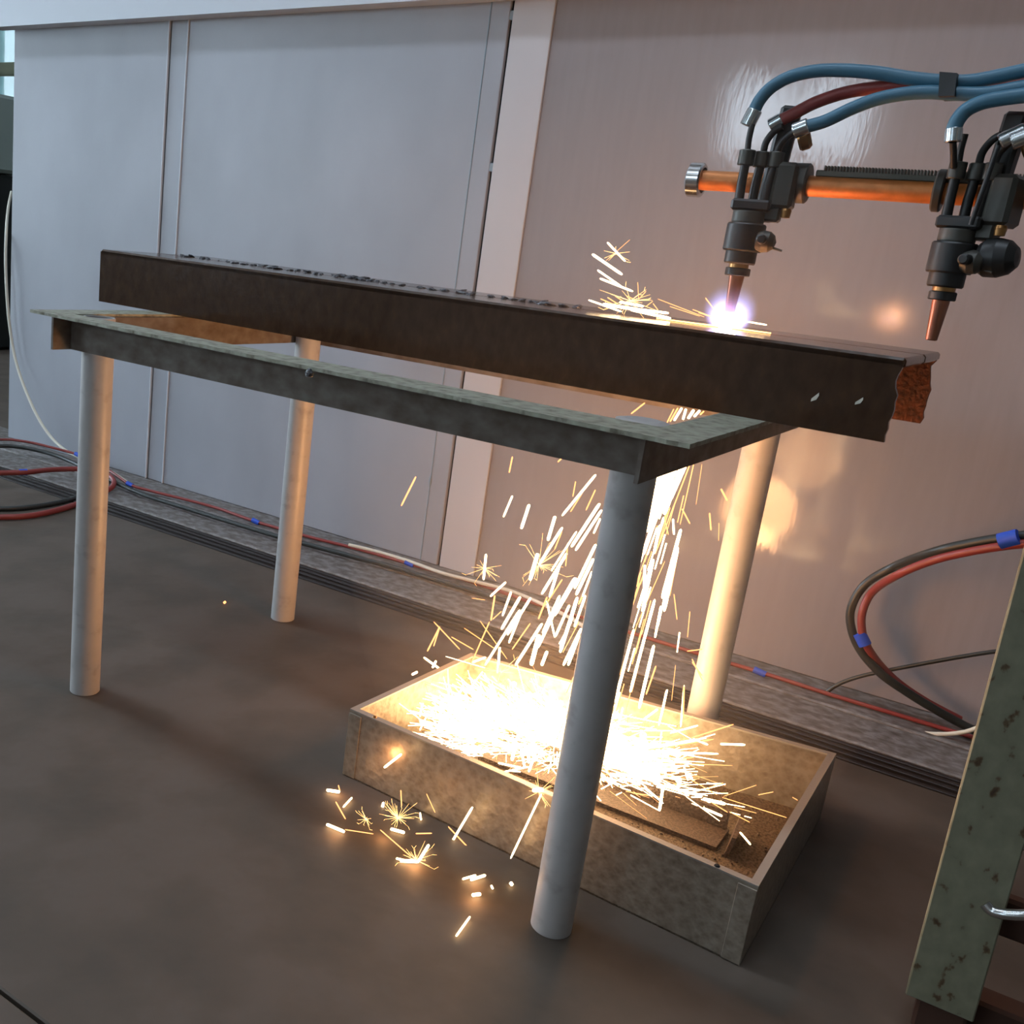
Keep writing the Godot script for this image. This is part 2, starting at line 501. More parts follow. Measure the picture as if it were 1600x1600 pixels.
func build_partition() -> void:
	var n := Node3D.new()
	n.name = "wall_back"
	add_child(n)
	struct(n, "painted steel partition of smooth panels behind the cutting stand", "wall")
	var y0 := 0.022
	var y1 := 2.6
	# core behind the panels
	var m := Mb.new()
	m.box(Vector3(-0.51, (y0 + y1) / 2, WALL_Z - 0.06), Vector3(5.05, y1 - y0, 0.1))
	obj("core", m, mats.gap_black, n)
	# panels: x from, x to, how far each face stands proud of the wall line, paint
	for p in [[-3.045, -2.332, 0.0, "wall_paint"], [-2.327, -2.256, -0.003, "wall_paint"], [-2.251, -1.274, 0.0, "wall_paint"], [-1.272, -1.2215, 0.001, "wall_paint"], [-1.2115, -1.1065, 0.004, "pilaster_paint"], [-1.1065, 2.0, -0.001, "glossy_panel"]]:
		m = Mb.new()
		m.box(Vector3((p[0] + p[1]) / 2, (y0 + y1) / 2, WALL_Z - 0.009 + p[2]), Vector3(p[1] - p[0], y1 - y0, 0.018), 0.0016)
		obj("panel", m, mats[p[3]], n)
	# thin bright edge strips either side of the narrow panel
	for x in [-2.3305, -2.2535]:
		m = Mb.new()
		m.box(Vector3(x, (y0 + y1) / 2, WALL_Z + 0.001), Vector3(0.0042, y1 - y0, 0.008), 0.001)
		obj("edge_strip", m, mats.fascia_paint, n)
	# drips of sealant in the joint left of the pilaster
	m = Mb.new()
	m.tube([Vector3(-1.273, y0, WALL_Z), Vector3(-1.273, y1, WALL_Z)], 0.0022, 0.0022, 6)
	var drip := on_z(667, 750, WALL_Z)
	m.lathe([Vector2(0.0, -0.016), Vector2(0.004, -0.011), Vector2(0.005, 0.0), Vector2(0.003, 0.012), Vector2(0.0, 0.018)], Transform3D(Basis.IDENTITY, Vector3(-1.273, drip.y, WALL_Z)), 8)
	obj("sealant", m, mats.caulk, n)
	# screws and clips bridging the dark gap
	for y in [1.392, 1.05]:
		m = Mb.new()
		m.box(Vector3(-1.2165, y, WALL_Z - 0.004), Vector3(0.012, 0.02, 0.008), 0.001)
		obj("clip", m, mats.caulk, n)
	# box header over the panels
	m = Mb.new()
	m.prism([Vector3(-3.11, 1.4, WALL_Z), Vector3(2.03, 1.462, WALL_Z), Vector3(2.03, 2.6, WALL_Z), Vector3(-3.11, 2.6, WALL_Z)], Vector3(0, 0, 0.05))
	struct(obj("trim_1", m, mats.fascia_paint), "pale boxed header running along the top of the partition", "trim")
	# the kerb at the foot: a grooved steel track, a sloped plate and a flat upper strip
	var k := Node3D.new()
	k.name = "baseboard_back"
	add_child(k)
	struct(k, "worn steel kerb with a grooved track along the foot of the partition", "baseboard")
	var x0 := -3.8
	var len_ := 6.4
	var prof := func(pts: Array) -> Mb:
		var b := Mb.new()
		var p3 := []
		for p in pts:
			p3.append(Vector3(x0, p[1], p[0]))
		b.prism(p3, Vector3(len_, 0, 0))
		return b
	obj("lower_plate", prof.call([[-2.07, 0.0], [-2.07, 0.008], [-2.074, 0.011], [-2.196, 0.016], [-2.2, 0.014], [-2.2, 0.0]]), mats.kerb_steel, k)
	obj("upper_plate", prof.call([[-2.2, 0.0], [-2.2, 0.017], [-2.204, 0.02], [-2.42, 0.022], [-2.42, 0.0]]), mats.kerb_steel, k)
	for r in [[-1.992, 0.004], [-2.012, 0.007], [-2.032, 0.009], [-2.05, 0.01]]:
		obj("track_rib", prof.call([[r[0], 0.0], [r[0], r[1] - 0.0015], [r[0] - 0.0015, r[1]], [r[0] - 0.0105, r[1]], [r[0] - 0.012, r[1] - 0.0015], [r[0] - 0.012, 0.0]]), mats.track_dark, k)

# ---------------------------------------------------------------- the stand
const STAND := Vector3(-1.3024, 0, -1.1746)
const W := 0.9397
const D := 0.5673

func build_stand() -> void:
	var t := thing("steel_stand", STAND, -0.0278)
	tag(t, "low grey stand of four pipe legs under a frame of angle iron", "stand")
	var r := 0.0268
	# pipe legs, open at the top
	for c in [[0.0, 0.0], [W, 0.0], [0.0, -D], [W - 0.0055, -D - 0.025]]:
		var m := Mb.new()
		var top := TABLE_TOP - 0.001
		m.lathe([Vector2(r - 0.004, 0.0), Vector2(r - 0.001, 0.0), Vector2(r, 0.001), Vector2(r, top - 0.001), Vector2(r - 0.001, top), Vector2(r - 0.004, top), Vector2(r - 0.004, 0.0)], Transform3D(Basis.IDENTITY, Vector3(c[0], 0, c[1])), 40)
		var leg := obj("leg", m, mats.leg_paint, t)
		m = Mb.new()
		if c[0] > 0.5 and c[1] == 0.0:
			m.lathe([Vector2(r + 0.004, 0.0), Vector2(r + 0.004, 0.002), Vector2(r - 0.006, 0.004), Vector2(0.0, 0.004)], Transform3D(Basis.IDENTITY, Vector3(c[0], top - 0.002, c[1])), 32)
			obj("cap", m, mats.leg_paint, leg)
		else:
			m.lathe([Vector2(r - 0.004, 0.0), Vector2(0.0, 0.0)], Transform3D(Basis.IDENTITY, Vector3(c[0], top - 0.02, c[1])), 32)
			obj("dark_bore", m, mats.gap_black, leg)  # black disc stands for the shade inside the open pipe
	# angle-iron rails: a hanging web and a top flange that juts outwards
	var y0 := 0.622
	var yt := TABLE_TOP
	var th := 0.005
	var fz := 0.029     # front web
	var bz := -D - 0.029
	var lx := -0.029
	var rx := W + 0.029
	var web := func(a: Vector3, b: Vector3, out: Vector3, mt: Material) -> void:
		var m := Mb.new()
		m.prism([Vector3(a.x, y0, a.z), Vector3(b.x, y0, b.z), Vector3(b.x, y0, b.z) + out, Vector3(a.x, y0, a.z) + out], Vector3(0, yt - th - y0, 0))
		obj("rail_web", m, mt, t)
	web.call(Vector3(lx, 0, fz), Vector3(rx, 0, fz), Vector3(0, 0, th), mats.rail_paint)
	web.call(Vector3(lx, 0, bz - th), Vector3(rx, 0, bz - th), Vector3(0, 0, th), mats.rail_paint)
	web.call(Vector3(lx - th, 0, 0.07), Vector3(lx - th, 0, bz - 0.06), Vector3(th, 0, 0), mats.rail_paint)
	web.call(Vector3(rx, 0, 0.078), Vector3(rx, 0, bz - 0.06), Vector3(th, 0, 0), mats.rail_paint)
	# flanges, mitred at the corners, the flame-cut outer edge ragged
	var fl := func(inner_a: Vector2, inner_b: Vector2, outer_a: Vector2, outer_b: Vector2, rough: float) -> void:
		var pts := [Vector3(inner_a.x, yt - th, inner_a.y), Vector3(inner_b.x, yt - th, inner_b.y)]
		var k := 90
		var out := (outer_b - outer_a).orthogonal().normalized()
		for s in k + 1:
			var p := outer_b.lerp(outer_a, float(s) / k)
			if s > 0 and s < k:
				p += out * rng.randf_range(-rough, rough)
			pts.append(Vector3(p.x, yt - th, p.y))
		var m := Mb.new()
		m.prism(pts, Vector3(0, th, 0))
		obj("top_flange", m, mats.flange_top_lit, t)
	var fl0 := Vector2(lx - 0.062, 0.07)
	var fr0 := Vector2(rx + 0.06, 0.104)
	var bl0 := Vector2(lx - 0.062, bz - 0.062)
	var br0 := Vector2(rx + 0.06, bz - 0.062)
	var ifl := Vector2(lx - 0.002, fz - 0.002)
	var ifr := Vector2(rx + 0.002, fz - 0.002)
	var ibl := Vector2(lx - 0.002, bz + 0.002)
	var ibr := Vector2(rx + 0.002, bz + 0.002)
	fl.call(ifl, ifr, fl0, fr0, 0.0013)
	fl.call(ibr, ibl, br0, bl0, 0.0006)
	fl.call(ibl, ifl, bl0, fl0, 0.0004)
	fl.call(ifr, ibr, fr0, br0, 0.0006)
	# lump of weld on the front rail
	var m2 := Mb.new()
	m2.lathe([Vector2(0.0, -0.006), Vector2(0.005, -0.004), Vector2(0.006, 0.001), Vector2(0.003, 0.006), Vector2(0.0, 0.007)], Transform3D(Basis.IDENTITY, Vector3(0.52, 0.671, 0.088)), 8)
	obj("weld_bead", m2, mats.slag, t)

# ---------------------------------------------------------------- the channel being cut
const BEAM := Vector3(-1.5346, TABLE_TOP, -1.3808)
const BL := 1.4029
const BH := 0.099
const BW := 0.287

func build_beam() -> void:
	var t := thing("steel_channel", BEAM, -0.0358)
	tag(t, "long dark rusty steel channel lying flanges down across the stand", "steel beam")
	var th := 0.009
	# front flange with a torn right end
	var fl := func(z: float, mt: Material, wob: float) -> void:
		var pts := [Vector3(0, 0, z), Vector3(0, BH - 0.004, z)]
		for s in 13:
			var y := BH - 0.004 - (BH - 0.004) * s / 12.0
			pts.append(Vector3(BL - 0.002 + rng.randf_range(-wob, wob) - (0.004 if s > 1 and s < 5 else 0.0) * (1.0 if wob > 0.001 else 0.0), y, z))
		var m := Mb.new()
		m.prism(pts, Vector3(0, 0, -th))
		obj("flange", m, mt, t)
	fl.call(0.0, mats.mill_scale, 0.0016)
	fl.call(-BW + th, mats.rust_and_glow, 0.0022)
	# web: the part in front of the cut and the part behind it; the kerf between is open where the torch has been
	var cz := -0.148
	var cut_end := 1.155
	var web := func(za: float, zb: float, xa: float, xb: float) -> void:
		var m := Mb.new()
		m.box(Vector3((xa + xb) / 2, BH - 0.006, (za + zb) / 2), Vector3(xb - xa, 0.012, absf(za - zb)), 0.003)
		obj("web", m, mats.mill_scale, t)
	web.call(0.0, cz + 0.002, 0.0, BL)
	web.call(cz - 0.002, -BW, 0.0, BL)
	web.call(cz + 0.0021, cz - 0.0021, cut_end, BL)
	web.call(cz + 0.0021, cz - 0.0021, 0.0, 0.05)
	# slag thrown up along the finished cut
	for k in 95:
		var x := 0.06 + (k + rng.randf()) / 95.0 * 0.86
		var heap := 0.5 + 0.5 * sin(x * 23.0) * sin(x * 7.0 + 1.0)
		var s := rng.randf_range(0.003, 0.006) * (0.6 + heap)
		var m := Mb.new()
		m.lathe([Vector2(0.0, -0.2), Vector2(0.9, 0.0), Vector2(0.95, 0.25), Vector2(0.6, 0.6), Vector2(0.0, 0.8)], Transform3D(Basis.from_euler(Vector3(rng.randf() * 0.4, rng.randf() * TAU, rng.randf() * 0.4)) * Basis.from_scale(Vector3(s * rng.randf_range(1.0, 2.6), s * 0.75, s)), Vector3(x, BH + 0.0002, cz + rng.randf_range(-0.03, 0.02))), 7)
		obj("slag_drop", m, mats.slag, t)
	# chalk ticks on the front
	for p in [[1276, 620, 0.006], [1345, 626, 0.005]]:
		var q: Vector3 = (on_z(p[0], p[1], -1.34) - BEAM).rotated(Vector3.UP, 0.0358)
		var m := Mb.new()
		m.prism([Vector3(q.x - 0.004, q.y - p[2], 0.0), Vector3(q.x + 0.0015, q.y - p[2] * 0.5, 0.0), Vector3(q.x + 0.0035, q.y + p[2] * 0.4, 0.0), Vector3(q.x + 0.003, q.y + p[2], 0.0), Vector3(q.x - 0.001, q.y + p[2] * 0.2, 0.0), Vector3(q.x - 0.004, q.y - p[2] * 0.4, 0.0)], Vector3(0, 0, 0.0007))
		obj("chip_mark", m, mats.cable_white, t)

# ---------------------------------------------------------------- the tray
func build_tray() -> void:
	var o := Vector3(-0.7871, 0, -1.2708)
	var t := thing("spark_tray", o, -0.0394)
	tag(t, "shallow folded tray of galvanized sheet on the floor catching the sparks", "tray")
	var h := 0.1187
	var a := Vector3(0, 0, 0)
	var b := Vector3(0.6437, 0, 0)
	var c := Vector3(0.634, 0, -0.487)
	var d := Vector3(0.0125, 0, -0.366)
	var th := 0.0022
	var m := Mb.new()
	m.prism([a, b, c, d], Vector3(0, 0.003, 0))
	obj("bottom", m, mats.tray_bottom, t)
	var mid := (a + b + c + d) / 4
	for e in [[a, b], [b, c], [c, d], [d, a]]:
		var p: Vector3 = e[0]
		var q: Vector3 = e[1]
		var along := (q - p).normalized()
		var inn := Vector3(-along.z, 0, along.x)
		if inn.dot(mid - p) < 0:
			inn = -inn
		m = Mb.new()
		m.prism([p, q, q + inn * th, p + inn * th], Vector3(0, h - 0.002, 0))
		obj("side_wall", m, mats.galvanized, t)
		# the lip folded inwards, mitred
		m = Mb.new()
		var w := 0.011
		m.prism([p + Vector3(0, h - 0.003, 0), q + Vector3(0, h - 0.003, 0), q + inn * w - along * w + Vector3(0, h - 0.003, 0), p + inn * w + along * w + Vector3(0, h - 0.003, 0)], Vector3(0, 0.003, 0))
		obj("folded_lip", m, mats.tray_rim, t)
	# corner tabs of the folded sheet
	for e in [[a, b], [b, a]]:
		var p: Vector3 = e[0]
		var along: Vector3 = (e[1] - e[0]).normalized()
		m = Mb.new()
		m.box(p + along * 0.012 + Vector3(0, h / 2 - 0.002, 0.0012), Vector3(0.024, h - 0.008, 0.0018), 0.0006)
		obj("corner_tab", m, mats.galvanized, t)
	# bright drops of solder on the front lip
	for p in [0.045, 0.59]:
		m = Mb.new()
		m.lathe([Vector2(0.004, 0), Vector2(0.003, 0.002), Vector2(0, 0.003)], Transform3D(Basis.IDENTITY, Vector3(p, h, -0.005)), 8)
		obj("solder_drop", m, mats.gap_black if p > 0.5 else mats.brass, t)
	# an angle offcut lies in the tray, a plate leans at its end
	var l := on_y(747, 1184, 0.006)
	var r := on_y(1118, 1328, 0.006)
	var dir := (r - l).normalized()
	var back := Vector3(dir.z, 0, -dir.x)
	var len_ := l.distance_to(r)
	var cut := Node3D.new()
	cut.name = numbered("angle_offcut")
	add_child(cut)
	cut.transform = Transform3D(Basis(dir, Vector3.UP, -back), Vector3(l.x, 0.0035, l.z))
	tag(cut, "rough brown angle-iron offcut lying in the galvanized tray", "offcut")
	m = Mb.new()
	var pts := [Vector3(0, 0, 0), Vector3(len_, 0, 0), Vector3(len_ + 0.004, 0, -0.07)]
	for s in 9:
		pts.append(Vector3(-0.004 + rng.randf_range(-0.004, 0.004), 0, -0.07 + 0.07 * s / 9.0))
	m.prism(pts, Vector3(0, 0.007, 0))
	obj("flat_leg", m, mats.offcut_steel, cut)
	m = Mb.new()
	pts = [Vector3(0.002, 0.007, -0.07), Vector3(len_, 0.007, -0.07)]
	for s in 30:
		var x := len_ - len_ * s / 29.0
		pts.append(Vector3(x, 0.038 + (rng.randf_range(-0.0025, 0.0025) if x < 0.27 else 0.0), -0.07))
	m.prism(pts, Vector3(0, 0, 0.007))
	obj("upright_leg", m, mats.offcut_steel, cut)
	m = Mb.new()
	var pl := Node3D.new()
	pl.name = numbered("plate_scrap")
	add_child(pl)
	var pa := on_y(1130, 1338, 0.004)
	var pb := on_y(1150, 1285, 0.004)
	var pd := (pb - pa).normalized()
	pl.transform = Transform3D(Basis(pd, Vector3.UP, pd.cross(Vector3.UP)), pa)
	tag(pl, "small flat steel scrap standing on edge past the offcut's end", "scrap")
	m.prism([Vector3(0, 0, 0), Vector3(0.085, 0, 0), Vector3(0.083, 0.036, 0.006), Vector3(0.004, 0.033, 0.006)], Vector3(0, 0, 0.006))
	obj("plate", m, mats.offcut_steel, pl)
	# crumbs of cold slag on the tray bottom
	var crumbs := Mb.new()
	for k in 420:
		var u := rng.randf_range(0.03, 0.97)
		var w2 := rng.randf_range(0.04, 0.96)
		var p := a.lerp(b, u).lerp(d.lerp(c, u), w2)
		var s := rng.randf_range(0.0012, 0.004)
		crumbs.box(p + Vector3(0, 0.003 + s * 0.4, 0), Vector3(s * 1.4, s, s), s * 0.3, Basis.from_euler(Vector3(rng.randf(), rng.randf() * 6.0, rng.randf())))
	var cr := obj("slag_crumbs", crumbs, mats.offcut_steel, t)
	cr.set_meta("kind", "stuff")

# ---------------------------------------------------------------- torches on their bar
func hex(r: float, y0: float, y1: float) -> Array:
	return [Vector2(0, y0), Vector2(r * 0.93, y0), Vector2(r, y0 + 0.0012), Vector2(r, y1 - 0.0012), Vector2(r * 0.93, y1), Vector2(0, y1)]

func build_torch(at: Vector3, turn: float, label: String) -> Node3D:
	var t := thing("cutting_torch", at, turn)
	tag(t, label, "torch", "machine cutting torches")
	var m := Mb.new()
	m.lathe([Vector2(0, 0.0), Vector2(0.0055, 0.0), Vector2(0.0068, 0.0012), Vector2(0.0098, 0.044), Vector2(0.0102, 0.05), Vector2(0, 0.05)], Transform3D.IDENTITY, 28)
	obj("nozzle", m, mats.copper, t)
	m = Mb.new()
	m.lathe(hex(0.0165, 0.05, 0.061), Transform3D.IDENTITY, 6)
	obj("nozzle_nut", m, mats.torch_black, t)
	m = Mb.new()
	m.lathe([Vector2(0.013, 0.061), Vector2(0.013, 0.0665)], Transform3D.IDENTITY, 24)
	obj("seat_ring", m, mats.brass, t)
	m = Mb.new()
	m.lathe([Vector2(0, 0.066), Vector2(0.019, 0.066), Vector2(0.0205, 0.068), Vector2(0.0205, 0.083), Vector2(0.0243, 0.083), Vector2(0.0255, 0.085), Vector2(0.0255, 0.118), Vector2(0.024, 0.12), Vector2(0.02, 0.12), Vector2(0.02, 0.136), Vector2(0, 0.136)], Transform3D.IDENTITY, 32)
	obj("head", m, mats.torch_black, t)
	m = Mb.new()
	m.lathe([Vector2(0.0206, 0.1205), Vector2(0.021, 0.122), Vector2(0.021, 0.1345), Vector2(0.0206, 0.136)], Transform3D.IDENTITY, 32)
	obj("sleeve", m, mats.torch_grey, t)
	m = Mb.new()
	m.box(Vector3(0.001, 0.1435, -0.002), Vector3(0.05, 0.015, 0.036), 0.003)
	obj("collar", m, mats.torch_black, t)
	for x in [[-0.0165, 0.006, 0.0], [0.0, -0.006, 0.004], [0.0165, -0.002, 0.008]]:
		m = Mb.new()
		m.tube([Vector3(x[0] * 0.95, 0.15, x[1]), Vector3(x[0], 0.172, x[1]), Vector3(x[0] + x[2] * 0.4, 0.197, x[1])], 0.0062, 0.0058, 14)
		obj("gas_tube", m, mats.torch_black, t)
		m = Mb.new()
		m.lathe(hex(0.0105, 0.0, 0.02), Transform3D(Basis.IDENTITY, Vector3(x[0] + x[2] * 0.4, 0.194, x[1])), 6)
		obj("tube_nut", m, mats.torch_grey, t)
	# stubs that take the hoses
	m = Mb.new()
	m.tube(smooth([Vector3(-0.0165, 0.21, 0.006), Vector3(-0.018, 0.228, 0.006), Vector3(-0.0175, 0.246, 0.006)]), 0.004, 0.004, 12)
	obj("hose_stub", m, mats.torch_black, t)
	m = Mb.new()
	m.tube(smooth([Vector3(0.002, 0.21, -0.006), Vector3(0.003, 0.226, -0.004), Vector3(0.011, 0.24, -0.002), Vector3(0.02, 0.246, 0.0)]), 0.0045, 0.0045, 12)
	obj("hose_stub", m, mats.torch_black, t)
	m = Mb.new()
	m.tube(smooth([Vector3(0.02, 0.21, -0.002), Vector3(0.022, 0.224, 0.0), Vector3(0.032, 0.236, 0.004), Vector3(0.042, 0.239, 0.006)]), 0.0045, 0.0045, 12)
	obj("hose_stub", m, mats.torch_black, t)
	# side valve: a bulb with a spindle and a pin
	m = Mb.new()
	var vt := Transform3D(Basis(Vector3(0, 0, 1), -PI / 2) * Basis.IDENTITY, Vector3(0.018, 0.098, 0.012))
	m.lathe([Vector2(0, -0.004), Vector2(0.012, 0.0), Vector2(0.0145, 0.008), Vector2(0.0135, 0.016), Vector2(0.009, 0.022), Vector2(0, 0.025)], vt, 20)
	obj("valve_bulb", m, mats.torch_grey, t)
	m = Mb.new()
	m.lathe([Vector2(0.0065, 0.0), Vector2(0.0065, 0.016), Vector2(0.0045, 0.018), Vector2(0, 0.018)], Transform3D(Basis(Vector3(1, 0, 0), PI / 2), Vector3(0.026, 0.1, 0.022)), 16)
	obj("valve_spindle", m, mats.torch_black, t)
	m = Mb.new()
	m.tube([Vector3(0.035, 0.092, 0.01), Vector3(0.052, 0.088, 0.012)], 0.002, 0.0015, 8)
	obj("valve_pin", m, mats.torch_grey, t)
	# rack post and clamp that hold the torch to the bar
	m = Mb.new()
	m.box(Vector3(0.02, 0.2, -0.026), Vector3(0.026, 0.15, 0.022), 0.004, Basis(Vector3(0, 0, 1), -0.06))
	obj("holder_post", m, mats.torch_black, t)
	m = Mb.new()
	m.box(Vector3(0.036, 0.172, -0.02), Vector3(0.03, 0.06, 0.05), 0.005)
	m.box(Vector3(0.028, 0.135, -0.012), Vector3(0.022, 0.02, 0.03), 0.003)
	obj("clamp_block", m, mats.torch_grey, t)
	m = Mb.new()
	m.lathe([Vector2(0, 0), Vector2(0.006, 0.0), Vector2(0.007, 0.003), Vector2(0.006, 0.012), Vector2(0, 0.013)], Transform3D(Basis(Vector3(0, 0, 1), PI), Vector3(0.046, 0.143, 0.002)), 14)
	obj("clamp_screw", m, mats.brass, t)
	m = Mb.new()
	m.lathe([Vector2(0, 0), Vector2(0.012, 0.0), Vector2(0.0145, 0.003), Vector2(0.0145, 0.012), Vector2(0.011, 0.016), Vector2(0, 0.016)], Transform3D(Basis(Vector3(0, 0, 1), -1.2), Vector3(0.04, 0.232, -0.026)), 20)
	obj("feed_knob", m, mats.brass, t)
	return t

func build_torches() -> void:
	var t1 := on_z(1147, 470, CUT_Z)
	t1.y = 0.801
	build_torch(Vector3(-0.378, 0.801, CUT_Z), 0.12, "dark machine torch with copper nozzle lit by its flame at the cut")
	var t2 := build_torch(Vector3(-0.127, 0.797, CUT_Z), -0.25, "dark machine torch without flame, held past the beam's open end")
	# the second head carries a bigger barrel on its side
	var m := Mb.new()
	m.lathe([Vector2(0, 0), Vector2(0.018, 0.0), Vector2(0.0225, 0.006), Vector2(0.0235, 0.02), Vector2(0.02, 0.032), Vector2(0.012, 0.04), Vector2(0, 0.042)], Transform3D(Basis(Vector3(0, 0, 1), -PI / 2 + 0.1), Vector3(0.03, 0.104, -0.004)), 26)
	obj("valve_barrel", m, mats.torch_black, t2)
	m = Mb.new()
	m.tube([Vector3(0.03, 0.23, 0.03), Vector3(0.022, 0.14, 0.03)], 0.003, 0.003, 8)
	obj("guide_rod", m, mats.strap_black, t2)
	# bar
	var bz := CUT_Z - 0.034
	var p := on_z(1360, 296, bz)
	var bar := thing("torch_bar", Vector3(-0.46, p.y, bz))
	tag(bar, "round steel bar with a toothed rack that carries both torches", "bar")
	m = Mb.new()
	var rad := 0.0135
	m.tube([Vector3(0, 0, 0), Vector3(1.3, 0, 0)], rad, rad, 32)
	obj("round_bar", m, mats.bar_steel_lit, bar)
	m = Mb.new()
	m.box(Vector3(0.7, rad + 0.003, 0), Vector3(1.1, 0.008, 0.014), 0.001)
	for k in 210:
		m.box(Vector3(0.16 + k * 0.0038, rad + 0.0095, 0), Vector3(0.0019, 0.007, 0.014), 0.0004)
	obj("rack", m, mats.rack_steel, bar)
	m = Mb.new()
	var ax := Basis(Vector3(0, 0, 1), -PI / 2)
	m.lathe([Vector2(0.0175, -0.01), Vector2(0.021, -0.01), Vector2(0.0235, -0.008), Vector2(0.0235, 0.008), Vector2(0.021, 0.01), Vector2(0.0175, 0.01), Vector2(0.0175, -0.01)], Transform3D(ax, Vector3(-0.008, 0, 0)), 36)
	obj("end_ring", m, mats.chrome, bar)
	m = Mb.new()
	m.lathe([Vector2(0, -0.003), Vector2(0.0175, -0.003), Vector2(0.0175, 0.003), Vector2(0, 0.003)], Transform3D(ax, Vector3(-0.008, 0, 0)), 36)
	obj("end_disc", m, mats.rack_steel, bar)
	for e in [[1231, 1263], [1462, 1478]]:
		var xa: float = on_z(e[0], 290, bz).x
		var xb: float = on_z(e[1], 290, bz).x
		m = Mb.new()
		m.lathe([Vector2(0, 0), Vector2(0.024, 0.0), Vector2(0.026, 0.002), Vector2(0.026, xb - xa - 0.002), Vector2(0.024, xb - xa), Vector2(0.0, xb - xa)], Transform3D(ax, Vector3(xa + 0.46, 0.003, 0)), 32)
		obj("clamp_collar", m, mats.torch_grey, bar)

# ---------------------------------------------------------------- hoses and cables
func hose(called: String, pts: Array, r: float, mt: Material, label: String, category := "hose") -> Node3D:
	var t := thing(called, Vector3.ZERO)
	tag(t, label, category)
	var m := Mb.new()
	m.tube(smooth(pts, 8), r, r, 14)
	obj("sheath", m, mt, t)
	return t

func ferrule(t: Node3D, a: Vector3, b: Vector3, r: float) -> void:
	var m := Mb.new()
	var y := (b - a).normalized()
	var x := y.cross(Vector3(0.3, 0.2, 1)).normalized()
	var l := a.distance_to(b)
	m.lathe([Vector2(r * 0.6, 0), Vector2(r * 0.92, 0), Vector2(r, l * 0.06), Vector2(r, l * 0.94), Vector2(r * 0.92, l), Vector2(r * 0.6, l)], Transform3D(Basis(x, y, x.cross(y)), a), 8)
	obj("crimp_ferrule", m, mats.ferrule, t)

func tape(t: Node3D, a: Vector3, b: Vector3, r: float) -> void:
	var m := Mb.new()
	m.tube([a, b], r, r, 14)
	obj("tape_band", m, mats.tape_blue, t)

func px_line(pts: Array, z: float) -> Array:
	var out := []
	for p in pts:
		out.append(on_z(p[0], p[1], p[2] if p.size() > 2 else z))
	return out

func floor_line(pts: Array, y: float) -> Array:
	var out := []
	for p in pts:
		out.append(on_y(p[0], p[1], p[2] if p.size() > 2 else y))
	return out

